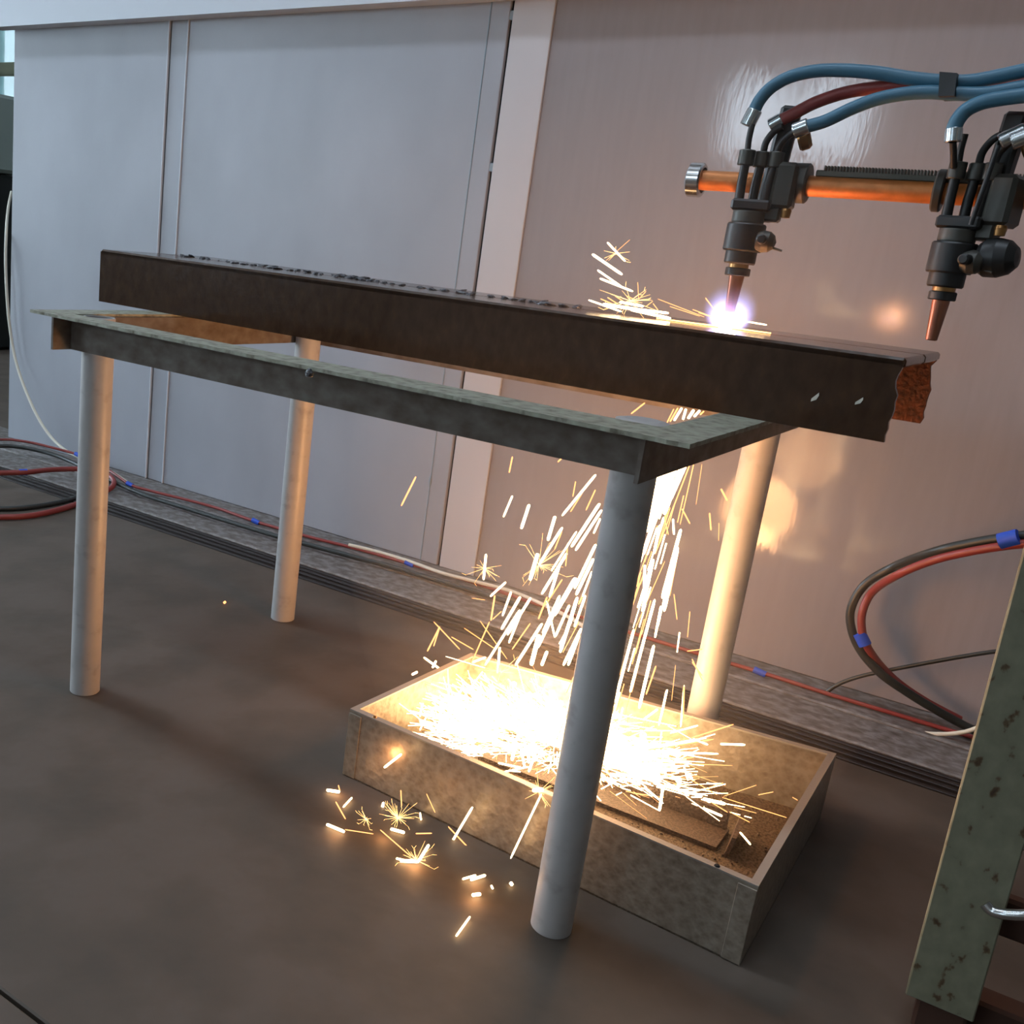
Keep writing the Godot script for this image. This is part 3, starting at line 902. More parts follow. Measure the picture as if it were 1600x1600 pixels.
func build_hoses() -> void:
	var z := CUT_Z
	var r := 0.0082
	var h := hose("gas_hose", px_line([[1179, 172], [1188, 155], [1206, 136], [1235, 120], [1275, 111], [1320, 110], [1370, 114], [1420, 122], [1470, 127], [1515, 127], [1560, 119], [1620, 106], [1700, 90]], z + 0.004), r, mats.hose_blue, "blue gas hose arching highest from the lit torch")
	ferrule(h, on_z(1167, 197, z + 0.004), on_z(1180, 171, z + 0.004), 0.0098)
	h = hose("gas_hose", px_line([[1216, 190], [1240, 178], [1275, 160], [1320, 145], [1370, 137], [1420, 134], [1470, 136, z - 0.012], [1520, 139, z - 0.02], [1580, 133, z - 0.02], [1700, 108, z - 0.02]], z - 0.008), r * 0.97, mats.hose_red, "red gas hose from the lit torch between two blue hoses")
	ferrule(h, on_z(1203, 197, z - 0.008), on_z(1222, 186, z - 0.008), 0.0092)
	h = hose("gas_hose", px_line([[1256, 199], [1290, 189], [1330, 170], [1370, 155], [1410, 147], [1450, 144], [1490, 146], [1540, 146], [1600, 136], [1700, 118]], z + 0.012), r, mats.hose_blue, "blue gas hose lying lowest in the strapped bundle of the lit torch")
	ferrule(h, on_z(1240, 205, z + 0.012), on_z(1263, 196, z + 0.012), 0.0102)
	h = hose("gas_hose", px_line([[1490, 203], [1496, 188], [1510, 172], [1535, 160], [1570, 153], [1620, 146], [1700, 130]], z + 0.026), r * 1.05, mats.hose_blue, "blue gas hose with faint print curving down to the unlit torch")
	ferrule(h, on_z(1489, 222, z + 0.026), on_z(1491, 200, z + 0.026), 0.0098)
	var m := Mb.new()
	m.tube(smooth([on_z(1489, 222, z + 0.026), on_z(1490, 240, z + 0.02), on_z(1490, 262, z + 0.012)]), 0.0038, 0.0038, 10)
	obj("inlet_pipe", m, mats.torch_black, h)
	for q in [[1562, 222, 1600, 204, 0.012, "red", "red gas hose leaving the unlit torch along the bar"], [1580, 222, 1622, 206, 0.03, "blue", "short blue gas hose low beside the unlit torch's red hose"]]:
		h = hose("gas_hose", px_line([[q[2], q[3]], [q[2] + 40, q[3] - 18], [q[2] + 100, q[3] - 30]], z + q[4]), r, mats["hose_" + q[5]], q[6])
		ferrule(h, on_z(q[0], q[1], z + q[4]), on_z(q[2] + 3, q[3] - 1, z + q[4]), 0.0098)
	# strap round the bundle
	var s := thing("hose_strap", on_z(1483, 134, z))
	tag(s, "black rubber strap binding the hose bundle above the torches", "strap")
	m = Mb.new()
	var c := [on_z(1470, 116, z + 0.004), on_z(1497, 118, z + 0.004), on_z(1493, 153, z + 0.012), on_z(1468, 154, z + 0.012)]
	var pts := []
	for k in c:
		pts.append(k - s.position + Vector3(0, 0, 0.016))
	m.prism(pts, Vector3(0.004, 0, -0.036))
	obj("band", m, mats.strap_black, s)
	# right loop near the wall
	h = hose("floor_hose", px_line([[1700, 818, -2.050], [1620, 834, -2.070], [1570, 840, -2.080], [1520, 848, -2.100], [1460, 862, -2.130], [1400, 884, -2.220], [1352, 913, -2.230], [1330, 950, -2.230], [1331, 985, -2.230], [1347, 1020, -2.230], [1378, 1054, -2.230], [1415, 1080, -2.240], [1455, 1105, -2.250], [1500, 1130, -2.270], [1560, 1160, -2.270]], -2.220), 0.0085, mats.hose_black, "black hose taped to a red one, looping in front of the glossy panel")
	tape(h, on_z(1343, 990, -2.220), on_z(1352, 1008, -2.220), 0.0125)
	hose("floor_hose", px_line([[1700, 832, -2.040], [1620, 847, -2.060], [1570, 853, -2.070], [1520, 861, -2.090], [1460, 875, -2.120], [1405, 897, -2.140], [1364, 924, -2.220], [1348, 955, -2.220], [1347, 985, -2.220], [1356, 1012, -2.225], [1378, 1042, -2.250], [1408, 1070, -2.260], [1450, 1098, -2.270], [1500, 1124, -2.290]], -2.220), 0.0078, mats.hose_red, "red hose taped to a black one, looping in front of the glossy panel")
	tape(h, on_z(1562, 846, -2.070), on_z(1592, 839, -2.065), 0.0145)
	hose("cable", px_line([[1600, 1012], [1540, 1020], [1480, 1030], [1400, 1045], [1340, 1058], [1305, 1072], [1288, 1087], [1284, 1103]], -2.260), 0.0042, mats.hose_black, "thin dark cable crossing behind the looped hoses", "cable")
	hose("cable", px_line([[1378, 1134], [1420, 1142], [1465, 1147], [1505, 1144], [1535, 1134], [1580, 1115]], -2.220), 0.0042, mats.cable_white, "short white cable on the kerb under the looped hoses", "cable")
	# along the kerb and the left
	h = hose("floor_hose", floor_line([[-60, 695, 0.07], [0, 687, 0.07], [40, 690, 0.07], [80, 699, 0.065], [125, 712, 0.055], [170, 735, 0.045], [203, 757, 0.036], [240, 768, 0.033], [330, 791], [400, 815], [480, 838], [560, 858], [640, 881], [740, 910], [830, 941], [900, 962], [1000, 993], [1100, 1024], [1200, 1054], [1300, 1086], [1400, 1116], [1500, 1146], [1640, 1186]], 0.027), 0.0045, mats.hose_red, "thin red hose lying along the kerb at the foot of the partition")
	for p in [[122, 711, 0.056], [203, 757, 0.036], [400, 815, 0.027], [640, 881, 0.027], [1187, 1050, 0.027]]:
		var q: Vector3 = on_y(p[0], p[1], p[2])
		tape(h, q + Vector3(-0.013, 0.002, 0), q + Vector3(0.013, -0.002, 0), 0.0072)
	hose("floor_hose", floor_line([[-60, 704, 0.05], [0, 697, 0.05], [40, 700, 0.05], [85, 711, 0.045], [130, 730, 0.04], [180, 754, 0.033], [230, 775], [300, 797], [420, 834], [500, 856], [560, 872], [620, 888], [680, 906], [760, 930], [850, 958]], 0.029), 0.0068, mats.hose_black, "black hose lying along the kerb below the thin red one")
	h = hose("floor_hose", floor_line([[-60, 742, 0.045], [0, 739, 0.045], [40, 738, 0.045], [80, 734, 0.045], [125, 733, 0.045], [158, 737, 0.045], [176, 748, 0.04], [176, 760, 0.03], [160, 770, 0.018], [130, 784], [90, 797], [45, 806], [0, 808], [-70, 806]], 0.0095), 0.0082, mats.hose_red, "red hose with blue tape, curling from the track back over the floor")
	tape(h, on_y(30, 738, 0.045), on_y(42, 737.5, 0.045), 0.0099)
	hose("floor_hose", floor_line([[-70, 793], [0, 795], [50, 792], [100, 783], [140, 770], [165, 757, 0.02]], 0.008), 0.0075, mats.hose_black, "black hose beside the red curl on the floor")
	hose("cable", px_line([[18, 300, -2.46], [13, 325, -2.4], [10, 360, -2.33], [9, 420, -2.31], [14, 500, -2.31], [25, 565, -2.31], [45, 622, -2.3], [70, 670, -2.29], [100, 702, -2.28], [140, 722, -2.26], [175, 738, -2.25], [202, 756, -2.25]], -2.3), 0.0052, mats.cable_white, "white cable hanging down the partition's free edge", "cable")
	hose("cable", floor_line([[545, 851], [590, 862], [640, 877], [690, 895], [740, 908], [800, 924], [850, 945], [890, 965], [930, 990]], 0.034), 0.0045, mats.cable_white, "pale cable on the kerb behind the falling sparks", "cable")

# ---------------------------------------------------------------- green post at the right
func build_post() -> void:
	var z := -1.27
	var a := on_z(1417, 1548, z)
	var b := on_z(1524, 1592, z)
	var t := thing("machine_post", Vector3((a.x + b.x) / 2, 0, z - 0.03))
	t.rotation.z = 0.018
	tag(t, "chipped green steel post of the cutting machine", "post")
	var w := b.x - a.x
	var m := Mb.new()
	m.box(Vector3(0, 0.045 + 0.75, 0.027), Vector3(w, 1.5, 0.006), 0.0015)
	obj("front_plate", m, mats.post_green, t)
	m = Mb.new()
	m.box(Vector3(-w / 2 + 0.003, 0.045 + 0.75, 0.0), Vector3(0.006, 1.5, 0.05), 0.0015)
	obj("side_plate", m, mats.post_green, t)
	m = Mb.new()
	m.box(Vector3(0.004, 0.022, -0.005), Vector3(w * 0.75, 0.044, 0.05), 0.004)
	obj("foot", m, mats.rust_dark, t)
	m = Mb.new()
	m.box(Vector3(w / 2 + 0.04, 0.16, -0.03), Vector3(0.1, 0.05, 0.02), 0.004)
	obj("rusty_bracket", m, mats.rust_dark, t)
	m = Mb.new()
	m.box(Vector3(w / 2 + 0.05, 0.025, -0.03), Vector3(0.12, 0.05, 0.04), 0.004)
	obj("rusty_sill", m, mats.rust_dark, t)
	m = Mb.new()
	var o := t.position
	m.tube(smooth([on_z(1545, 1415, z + 0.02) - o, on_z(1556, 1426, z + 0.022) - o, on_z(1580, 1432, z + 0.024) - o, on_z(1620, 1432, z + 0.02) - o, on_z(1660, 1420, z + 0.0) - o]), 0.0062, 0.0062, 14)
	obj("handle", m, mats.chrome, t)
	m = Mb.new()
	m.tube([on_z(1570, 1321, z - 0.02) - o, on_z(1680, 1330, z - 0.02) - o], 0.006, 0.006, 14)
	obj("tie_rod", m, mats.chrome, t)

# ---------------------------------------------------------------- past the free edge of the partition
func build_background() -> void:
	var z := -4.0
	var m := Mb.new()
	var t := thing("machine_tool", Vector3(-5.6, 0, z))
	tag(t, "dark shop machine half hidden past the partition's free edge", "machine")
	m.box(Vector3(0, 0.5, 0), Vector3(1.0, 1.0, 0.7), 0.02)
	obj("body", m, mats.machine_dark, t)
	m = Mb.new()
	m.box(Vector3(0.05, 1.22, 0.05), Vector3(0.9, 0.42, 0.4), 0.02)
	obj("control_box", m, mats.machine_grey, t)
	m = Mb.new()
	m.box(Vector3(0.33, 1.18, 0.252), Vector3(0.12, 0.16, 0.002))
	obj("paper_sheet", m, mats.paper, t)
	m = Mb.new()
	m.tube(smooth([Vector3(0.32, 1.44, 0.2), Vector3(0.4, 1.36, 0.27), Vector3(0.42, 1.2, 0.28), Vector3(0.4, 1.08, 0.27)]), 0.012, 0.012, 8)
	obj("yellow_cord", m, mats.yellow, t)
	m = Mb.new()
	m.box(Vector3(0.38, 0.75, 0.36), Vector3(0.14, 0.1, 0.03), 0.005)
	obj("warning_plate", m, mats.yellow, t)
	m = Mb.new()
	m.box(Vector3(0.36, 0.5, 0.36), Vector3(0.16, 0.06, 0.03), 0.005)
	obj("nameplate", m, mats.paper, t)
	m = Mb.new()
	m.tube([Vector3(-8.9, 2.02, -6.3), Vector3(-5.0, 2.02, -6.3)], 0.06, 0.06, 16)
	tag(obj("wall_pipe", m, mats.pipe_beige), "beige pipe crossing before the pale far wall", "pipe")

# ---------------------------------------------------------------- sparks, flame and their light
var spark_mesh: ArrayMesh

func spark(a: Vector3, b: Vector3, r: float, orange: bool, label: String, group: String) -> void:
	var o := MeshInstance3D.new()
	o.name = numbered("glowing_spark")
	o.mesh = spark_mesh
	o.set_surface_override_material(0, mats.spark_orange if orange else mats.spark_white)
	var y := b - a
	var l := maxf(y.length(), 0.002)
	y = y / l
	var x := y.cross(Vector3(0.31, 0.17, 0.93)).normalized()
	o.transform = Transform3D(Basis(x * r, y * l, x.cross(y) * r), a)
	o.cast_shadow = GeometryInstance3D.SHADOW_CASTING_SETTING_ON
	add_child(o, true)
	tag(o, label, "spark", group)

func px_r(w: float, p: Vector3) -> float:
	return w * 0.5 * far_of(p) / F

func burst(c: Vector3, r: float, n: int, label: String) -> void:
	var m := Mb.new()
	for k in n:
		var d := Vector3(rng.randf_range(-1, 1), rng.randf_range(-0.6, 1), rng.randf_range(-1, 1)).normalized()
		var l := r * rng.randf_range(0.35, 1.0)
		m.tube([c + d * 0.002, c + d * l], 0.00035, 0.00012, 4)
		if rng.randf() < 0.5:
			var e := c + d * l
			var d2 := (d + Vector3(rng.randf_range(-1, 1), rng.randf_range(-1, 1), rng.randf_range(-1, 1)) * 0.8).normalized()
			m.tube([e, e + d2 * l * 0.25], 0.0003, 0.00015, 4)
	m.lathe([Vector2(0, -0.002), Vector2(0.002, 0), Vector2(0, 0.002)], Transform3D(Basis.IDENTITY, c), 6)
	tag(obj("glowing_spark_burst", m, mats.hot_edge), label, "spark")

func omni(called: String, at: Vector3, color: Color, energy: float, size: float) -> void:
	var l := OmniLight3D.new()
	l.name = called
	l.position = at
	l.light_color = color
	l.light_energy = energy
	l.light_size = size
	l.omni_range = 12.0
	l.omni_attenuation = 2.0
	l.shadow_enabled = true
	add_child(l)

func build_sparks() -> void:
	var sp := Mb.new()
	sp.lathe([Vector2(0, 0), Vector2(0.75, 0.02), Vector2(1, 0.08), Vector2(1, 0.9), Vector2(0.7, 0.98), Vector2(0, 1)], Transform3D.IDENTITY, 7)
	spark_mesh = sp.mesh()
	spark_mesh.surface_set_material(0, mats.spark_white)
	# falling streaks: crop origin and zoom, then x1 y1 x2 y2 width in crop pixels
	var fall := [
		[600, 680, 4.0, [[200, 258, 107, 443, 10], [803, 133, 782, 235, 9], [803, 378, 746, 512, 12], [908, 432, 858, 586, 19], [1128, 128, 1086, 168, 9], [1325, 245, 1112, 505, 15], [1198, 288, 1180, 385, 7], [1322, 340, 1262, 470, 8], [1240, 360, 1165, 480, 7], [1350, 425, 1170, 700, 20], [1362, 465, 1196, 722, 17], [1352, 520, 1310, 615, 12], [1070, 505, 1024, 660, 20], [1116, 575, 968, 812, 17], [1112, 600, 1066, 715, 8], [962, 738, 912, 908, 24], [638, 742, 622, 905, 15], [1205, 600, 1045, 850, 12], [1150, 670, 1135, 820, 7], [1325, 680, 1190, 960, 19], [1310, 770, 1200, 1000, 20], [1200, 890, 1060, 1130, 28], [1145, 735, 985, 995, 18], [1100, 800, 1035, 1015, 18], [1285, 905, 1215, 1060, 11], [762, 918, 664, 1008, 13], [693, 1000, 668, 1160, 11], [795, 978, 740, 1130, 14], [853, 1008, 733, 1215, 18], [918, 1015, 770, 1250, 16], [865, 1090, 780, 1300, 14], [1115, 900, 1010, 1060, 9], [1020, 1010, 965, 1150, 11], [1017, 1035, 1068, 1265, 12], [1210, 1010, 1100, 1360, 22], [1160, 1060, 1070, 1260, 16], [990, 1175, 820, 1440, 18], [970, 1245, 920, 1440, 28], [660, 1165, 540, 1440, 8], [735, 1100, 680, 1150, 6], [350, 1195, 270, 1352, 10], [345, 1210, 310, 1320, 8], [310, 1165, 475, 1340, 7], [420, 1260, 560, 1340, 6], [500, 1205, 700, 1340, 5], [600, 1160, 770, 1400, 5], [915, 1175, 800, 1340, 8], [1235, 1205, 1120, 1440, 18], [1220, 1250, 1150, 1440, 18], [1020, 1350, 985, 1440, 20], [725, 1325, 715, 1440, 12], [850, 1090, 630, 1440, 15], [548, 1018, 632, 1030, 4], [1100, 1000, 990, 1240, 16], [1300, 850, 1240, 1010, 12], [1060, 1120, 960, 1330, 18], [1180, 1130, 1100, 1330, 16], [1260, 1000, 1190, 1200, 16]]],
		[900, 620, 3.2, [[550, 340, 470, 520, 16], [530, 345, 440, 590, 22], [500, 350, 400, 600, 26], [480, 352, 380, 640, 28], [450, 365, 370, 570, 22], [420, 380, 350, 680, 22], [400, 600, 335, 790, 20], [420, 640, 390, 785, 14], [440, 600, 400, 740, 12], [490, 350, 450, 560, 18], [440, 420, 360, 660, 20], [575, 325, 395, 790, 6], [590, 330, 520, 640, 5], [630, 335, 600, 540, 2.5], [525, 660, 430, 1010, 17], [510, 750, 440, 1075, 17], [388, 810, 330, 1075, 14], [345, 840, 340, 1010, 14], [325, 875, 305, 950, 9], [320, 930, 290, 1005, 8], [395, 1010, 270, 1480, 14], [390, 1240, 315, 1560, 16], [290, 1160, 195, 1530, 14], [425, 1045, 395, 1205, 11], [445, 820, 300, 1150, 4], [485, 610, 490, 690, 10], [530, 560, 570, 635, 7], [440, 600, 462, 690, 6], [490, 985, 505, 1115, 5], [725, 460, 757, 520, 9], [668, 580, 675, 668, 8], [715, 630, 713, 720, 3], [400, 1345, 350, 1490, 8], [498, 1340, 478, 1520, 3], [455, 1465, 425, 1600, 11], [540, 1445, 535, 1600, 9], [580, 1310, 632, 1420, 6], [580, 1325, 630, 1395, 6], [555, 1272, 632, 1262, 5], [345, 30, 275, 85, 7], [490, 60, 455, 130, 6], [530, 55, 490, 120, 12], [550, 60, 535, 115, 12], [590, 65, 560, 110, 14], [620, 68, 590, 100, 12], [640, 72, 620, 90, 8], [510, 55, 470, 125, 8]]]]
	for f in fall:
		for s in f[3]:
			var dz := rng.randf_range(-0.03, 0.03)
			var a := on_z(f[0] + s[0] / f[2], f[1] + s[1] / f[2], CUT_Z + dz)
			var b := on_z(f[0] + s[2] / f[2], f[1] + s[3] / f[2], CUT_Z + dz)
			var w: float = s[4] / f[2]
			spark(a, b, px_r(w, a), w < 2.9, "glowing spark streak falling through the air under the beam", "sparks falling under the beam")
	# sparks flying off the top of the beam
	for s in [[190, 155, 390, 292, 17], [290, 78, 410, 205, 12], [225, 260, 390, 375, 12], [240, 315, 460, 402, 13], [165, 457, 385, 535, 11], [260, 485, 520, 525, 20], [370, 470, 530, 500, 16], [440, 520, 710, 580, 18], [500, 520, 695, 545, 16], [245, 450, 340, 490, 7], [290, 440, 360, 485, 7], [935, 443, 1030, 570, 7], [890, 540, 985, 572, 7], [620, 450, 930, 570, 4], [500, 450, 545, 400, 5], [545, 500, 590, 465, 5], [590, 480, 625, 525, 5], [340, 430, 400, 470, 7], [415, 430, 480, 460, 6], [490, 340, 497, 460, 4], [280, 200, 440, 60, 3], [850, 520, 1000, 575, 5], [700, 500, 900, 565, 4], [1010, 490, 1035, 570, 5], [1150, 590, 1340, 622, 9]]:
		var a := on_z(880 + s[0] / 4.21, 360 + s[1] / 4.21, CUT_Z)
		var b := on_z(880 + s[2] / 4.21, 360 + s[3] / 4.21, CUT_Z)
		spark(a, b, px_r(s[4] / 4.21, a), s[4] < 8, "glowing spark jumping off the top of the steel channel", "sparks on top of the channel")
	# sparks low in the tray
	var low := [
		[940, 1020, 4.21, [[300, 640, 740, 568, 9], [600, 565, 700, 605, 12], [360, 620, 640, 570, 18], [780, 600, 945, 605, 14], [330, 650, 770, 665, 12], [300, 660, 470, 640, 18], [250, 720, 610, 688, 7], [250, 735, 450, 708, 12], [200, 715, 865, 742, 5], [200, 750, 490, 765, 14], [200, 790, 440, 820, 11], [50, 795, 400, 835, 14], [135, 820, 255, 870, 16], [150, 770, 265, 850, 12], [590, 560, 870, 470, 8], [450, 528, 635, 478, 11], [275, 440, 370, 370, 14], [375, 480, 432, 240, 13], [520, 490, 543, 213, 11], [405, 870, 380, 1040, 18], [340, 858, 665, 945, 15], [665, 960, 815, 995, 22], [665, 1020, 795, 1075, 15], [580, 830, 760, 935, 6], [540, 740, 568, 840, 11], [910, 1180, 980, 1262, 11], [790, 950, 1220, 1085, 5], [800, 945, 1020, 870, 4], [870, 1015, 1020, 1055, 4], [840, 1045, 975, 1115, 5], [700, 890, 800, 855, 6], [470, 865, 545, 870, 6], [1030, 935, 1130, 915, 5], [1255, 950, 1290, 970, 4], [700, 970, 830, 1050, 6], [572, 800, 592, 830, 22]]],
		[640, 980, 5.0, [[110, 235, 350, 410, 16], [205, 265, 180, 315, 18], [20, 370, 60, 350, 18], [130, 455, 80, 700, 17], [0, 655, 400, 750, 16], [15, 560, 20, 620, 18], [130, 700, 80, 805, 12], [490, 275, 595, 235, 16], [350, 385, 220, 510, 16], [410, 480, 200, 850, 20], [470, 330, 380, 440, 30], [240, 520, 460, 580, 18], [220, 780, 500, 800, 12], [210, 840, 480, 900, 14], [360, 930, 540, 935, 18], [300, 660, 700, 760, 16], [700, 160, 685, 360, 12], [690, 1060, 880, 1100, 16], [870, 950, 900, 1100, 18], [1000, 940, 930, 1130, 20], [930, 920, 930, 1060, 24], [830, 870, 800, 1040, 26], [740, 1130, 930, 1090, 14], [940, 1110, 1090, 1108, 6], [655, 890, 660, 920, 26], [600, 940, 612, 955, 22], [480, 960, 510, 985, 24]]]]
	for f in low:
		for s in f[3]:
			var a := on_y(f[0] + s[0] / f[2], f[1] + s[1] / f[2], 0.06)
			var b := on_y(f[0] + s[2] / f[2], f[1] + s[3] / f[2], 0.06)
			if maxf(a.z, b.z) > -1.3 or minf(a.z, b.z) < -1.7:
				a = on_z(f[0] + s[0] / f[2], f[1] + s[1] / f[2], CUT_Z)
				b = on_z(f[0] + s[2] / f[2], f[1] + s[3] / f[2], CUT_Z)
			spark(a, b, px_r(s[4] / f[2], a), s[4] / f[2] < 2.4, "glowing spark streak flying low over the galvanized tray", "sparks in the tray")
	# sparks on and just over the floor before the tray: a last 1 marks one seen in the air
	for s in [[480, 158, 590, 72, 15, 1], [120, 298, 205, 310, 19, 0], [195, 268, 205, 305, 7, 0], [280, 345, 225, 405, 11, 0], [178, 370, 240, 480, 8, 0], [120, 512, 235, 560, 19, 0], [235, 545, 415, 572, 6, 0], [478, 372, 428, 595, 18, 1], [585, 298, 590, 400, 7, 1], [705, 440, 712, 485, 11, 0], [520, 540, 610, 565, 19, 0], [678, 570, 780, 568, 8, 0], [1035, 402, 900, 630, 14, 1], [880, 525, 1032, 685, 8, 1], [745, 320, 800, 440, 5, 1], [455, 545, 650, 715, 7, 0], [760, 640, 695, 745, 18, 0], [555, 725, 640, 745, 14, 0], [580, 740, 700, 745, 22, 0], [970, 855, 1055, 830, 14, 0], [1020, 860, 1115, 830, 18, 0], [1030, 955, 1085, 948, 22, 0], [1150, 895, 1160, 915, 13, 0], [1272, 878, 1280, 890, 22, 0], [1018, 1088, 930, 1212, 13, 0], [1410, 300, 1475, 295, 26, 1], [1465, 320, 1270, 728, 12, 1]]:
		var a: Vector3
		var b: Vector3
		var px := [480 + s[0] / 4.0, 1160 + s[1] / 4.0, 480 + s[2] / 4.0, 1160 + s[3] / 4.0]
		if s[5] == 1:
			a = on_z(px[0], px[1], -1.235)
			b = on_z(px[2], px[3], -1.235)
		else:
			a = on_y(px[0], px[1], 0.005)
			b = on_y(px[2], px[3], 0.005)
		spark(a, b, px_r(s[4] / 4.0, a), s[4] < 9, "glowing spark bouncing over the floor before the tray's front wall", "sparks before the tray")
	var y := on_y(350, 942, 0.004)
	spark(y, y + Vector3(0.004, 0.004, 0.0), 0.003, true, "lone small yellow spark lying on the floor behind the stand", "")
	# star bursts
	for q in [[622, 1278, 0.032, 34], [572, 1280, 0.018, 16], [650, 1344, 0.03, 22]]:
		burst(on_y(q[0], q[1], 0.012), q[2], q[3], ["thick star-shaped spark burst before the tray", "small sparse spark burst before the tray", "fan-shaped spark burst lowest on the floor before the tray"][[34, 16, 22].find(q[3])])
	burst(on_z(842, 1237, -1.24), 0.035, 20, "spark burst on the tray's front lip beside the leg")
	burst(on_z(757, 888, CUT_Z), 0.035, 14, "star-shaped spark burst alone in the air beside the falling sparks")
	burst(on_z(842, 883, CUT_Z), 0.055, 26, "large twiggy spark burst among the falling sparks")
	burst(on_z(962, 396, CUT_Z), 0.03, 8, "small spark burst high above the channel")
	burst(on_z(985, 470, CUT_Z), 0.05, 26, "spark burst close above the channel's top face")
	burst(on_z(783, 1050, CUT_Z), 0.05, 18, "spark burst over the tray's far rim")
	# the countless fine sparks that fill the tray and the stream
	var white := Mb.new()
	var hot := Mb.new()
	var o := Vector3(-0.787, 0, -1.271)
	for k in 2600:
		var u := rng.randf()
		var c := Vector3(-0.53 + rng.randfn(0, 0.075), 0.012 + absf(rng.randfn(0, 0.035)), -1.585 + rng.randfn(0, 0.03))
		if u < 0.25:
			c = Vector3(-0.66 + rng.randfn(0, 0.04), 0.02 + absf(rng.randfn(0, 0.03)), -1.52 + rng.randfn(0, 0.04))
		c.x = clampf(c.x, -0.74, -0.3)
		c.z = clampf(c.z, -1.64, -1.42)
		var out := Vector3(c.x + 0.54, 0, (c.z + 1.59) * 1.3)
		var d := (out.normalized() * 0.9 + Vector3(rng.randf_range(-1, 1), rng.randf_range(0.0, 0.9), rng.randf_range(-1, 1)) * 0.6).normalized()
		var l := rng.randf_range(0.02, 0.075) * (1.6 if rng.randf() < 0.12 else 1.0)
		var q := c + d * l
		q.x = clampf(q.x, -0.765, -0.17)
		q.z = clampf(q.z, -1.65 - maxf(0.0, q.x + 0.75) * 0.12, -1.36)
		var r := rng.randf_range(0.0004, 0.0012)
		if r > 0.00065:
			white.tube([c, q], r, r * 0.7, 5)
		else:
			hot.tube([c, q], r, r * 0.5, 4)
	# glowing blobs added at the foot of the stream for its white glare
	for k in 520:
		var c := Vector3(-0.53 + rng.randfn(0, 0.065), 0.01 + absf(rng.randfn(0, 0.035)), -1.6 + rng.randfn(0, 0.02))
		var s := rng.randf_range(0.004, 0.009)
		white.lathe([Vector2(0, -s), Vector2(s * 0.8, -s * 0.5), Vector2(s, 0), Vector2(s * 0.8, s * 0.5), Vector2(0, s)], Transform3D(Basis.IDENTITY, c), 7)
	# long thin streaks of the stream itself
	for k in 90:
		var t0 := rng.randf_range(0.25, 0.9)
		var top := Vector3(-0.385, 0.72, CUT_Z)
		var foot := Vector3(-0.51 + rng.randfn(0, 0.07), 0.03, -1.58 + rng.randfn(0, 0.03))
		var a := top.lerp(foot, t0) + Vector3(-0.06 * sin(t0 * PI) * 0.0, 0, 0)
		var b := top.lerp(foot, t0 + rng.randf_range(0.04, 0.12))
		var r := rng.randf_range(0.0005, 0.0014)
		(white if r > 0.001 else hot).tube([a, b], r, r * 0.8, 5)
	tag(obj("glowing_spark_shower", white, mats.spark_white), "dense white-hot mass of sparks and added glare blobs filling the middle of the tray", "sparks", "", "stuff")
	tag(obj("glowing_fine_sparks", hot, mats.spark_orange), "fine orange spark trails round the white-hot mass in the tray", "sparks", "", "stuff")
	# flame at the nozzle and the glowing kerf beside it
	var fl := thing("cutting_flame", Vector3(-0.378, 0.779, CUT_Z))
	tag(fl, "blinding white cutting flame with a blue mantle and painted halo under the lit nozzle", "flame")
	var m := Mb.new()
	m.lathe([Vector2(0, 0.0), Vector2(0.012, 0.001), Vector2(0.0135, 0.008), Vector2(0.0105, 0.016), Vector2(0.006, 0.0215), Vector2(0, 0.022)], Transform3D.IDENTITY, 20)
	obj("flame_core", m, mats.flame_core, fl)
	m = Mb.new()
	for k in 12:  # fading shells paint a soft halo of glow round the blue flame
		var g := 1.0 + k * 0.12
		var sm := mats.flame_envelope_halo.duplicate() as StandardMaterial3D
		sm.albedo_color.a = 0.14 * pow(0.74, k)
		m = Mb.new()
		m.lathe([Vector2(0, 0.0012), Vector2(0.011 * g, 0.0014), Vector2(0.0148 * g, 0.006 * g), Vector2(0.0158 * g, 0.011 * g), Vector2(0.0142 * g, 0.018 * g), Vector2(0.0098 * g, 0.0235 * g), Vector2(0.005 * g, 0.0258 * g), Vector2(0.0, 0.0264 * g)], Transform3D.IDENTITY, 28)
		obj("flame_mantle_halo", m, sm, fl)
	m = Mb.new()
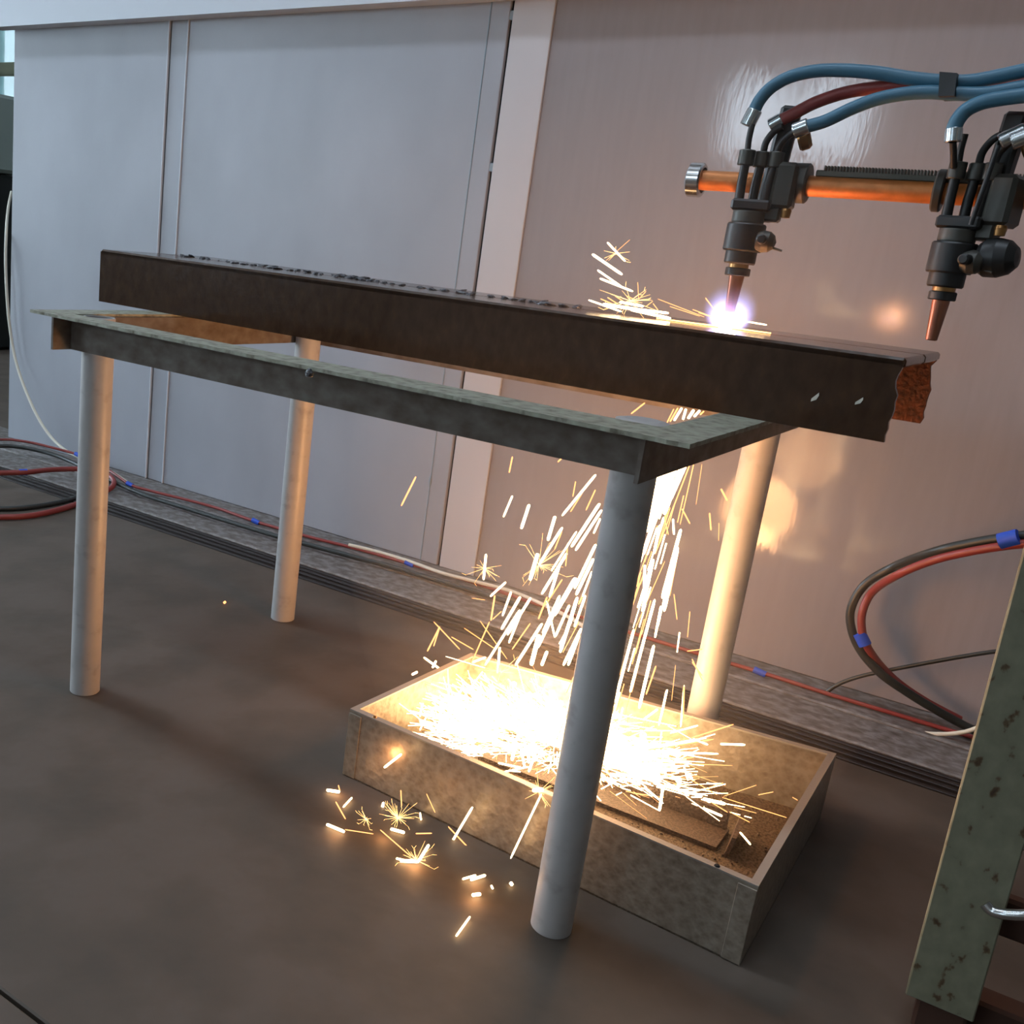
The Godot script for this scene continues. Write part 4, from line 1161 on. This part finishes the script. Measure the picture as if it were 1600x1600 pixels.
	m.prism([Vector3(-0.1, 0.0006, 0.001), Vector3(-0.04, 0.0006, 0.005), Vector3(0.0, 0.0006, 0.008), Vector3(0.03, 0.0006, 0.004), Vector3(0.06, 0.0006, 0.0), Vector3(0.03, 0.0006, -0.005), Vector3(0.0, 0.0006, -0.008), Vector3(-0.04, 0.0006, -0.005), Vector3(-0.1, 0.0006, -0.001)], Vector3(0, 0.0015, 0))
	obj("flame_lit_kerf", m, mats.hot_edge, fl)
	# light of the sparks and the flame
	var warm := Color(1.0, 0.71, 0.46)
	omni("tray_spark_light", Vector3(-0.58, 0.1, -1.59), warm, 0.1, 0.06)
	omni("stream_foot_light", Vector3(-0.59, 0.21, -1.585), warm, 0.25, 0.1)
	omni("stream_light_low", Vector3(-0.5, 0.38, -1.53), warm, 0.05, 0.09)
	omni("stream_light_high", Vector3(-0.41, 0.58, CUT_Z), warm, 0.06, 0.03)
	omni("flame_light", Vector3(-0.378, 0.791, CUT_Z), Color(1.0, 0.68, 0.42), 0.1, 0.013)
	# the hottest drops light the floor and the sheet right beside them
	for q in [[650, 1344, 0.0016], [530, 1233, 0.0006], [600, 1300, 0.0009], [745, 1372, 0.0009], [742, 1397, 0.0009], [525, 1295, 0.0006]]:
		omni("drop_light", on_y(q[0], q[1], 0.012), warm, q[2], 0.01)
	omni("drop_light", on_z(606, 1183, -1.255), warm, 0.0016, 0.01)
	omni("drop_light", on_z(840, 1235, -1.25), warm, 0.0012, 0.01)
	# thin fume added for the glow round the stream and the torch
	var fog := FogVolume.new()
	fog.name = "added_haze"
	fog.shape = RenderingServer.FOG_VOLUME_SHAPE_ELLIPSOID
	fog.size = Vector3(0.9, 1.3, 0.6)
	fog.position = Vector3(-0.5, 0.5, -1.5)
	var fm := FogMaterial.new()
	fm.resource_name = "haze"
	fm.albedo = Color(0.95, 0.93, 0.92)
	fm.density = 0.11
	fog.material = fm
	add_child(fog)
	tag(fog, "thin fume added for the glow round the torch and the falling sparks", "smoke", "", "stuff")
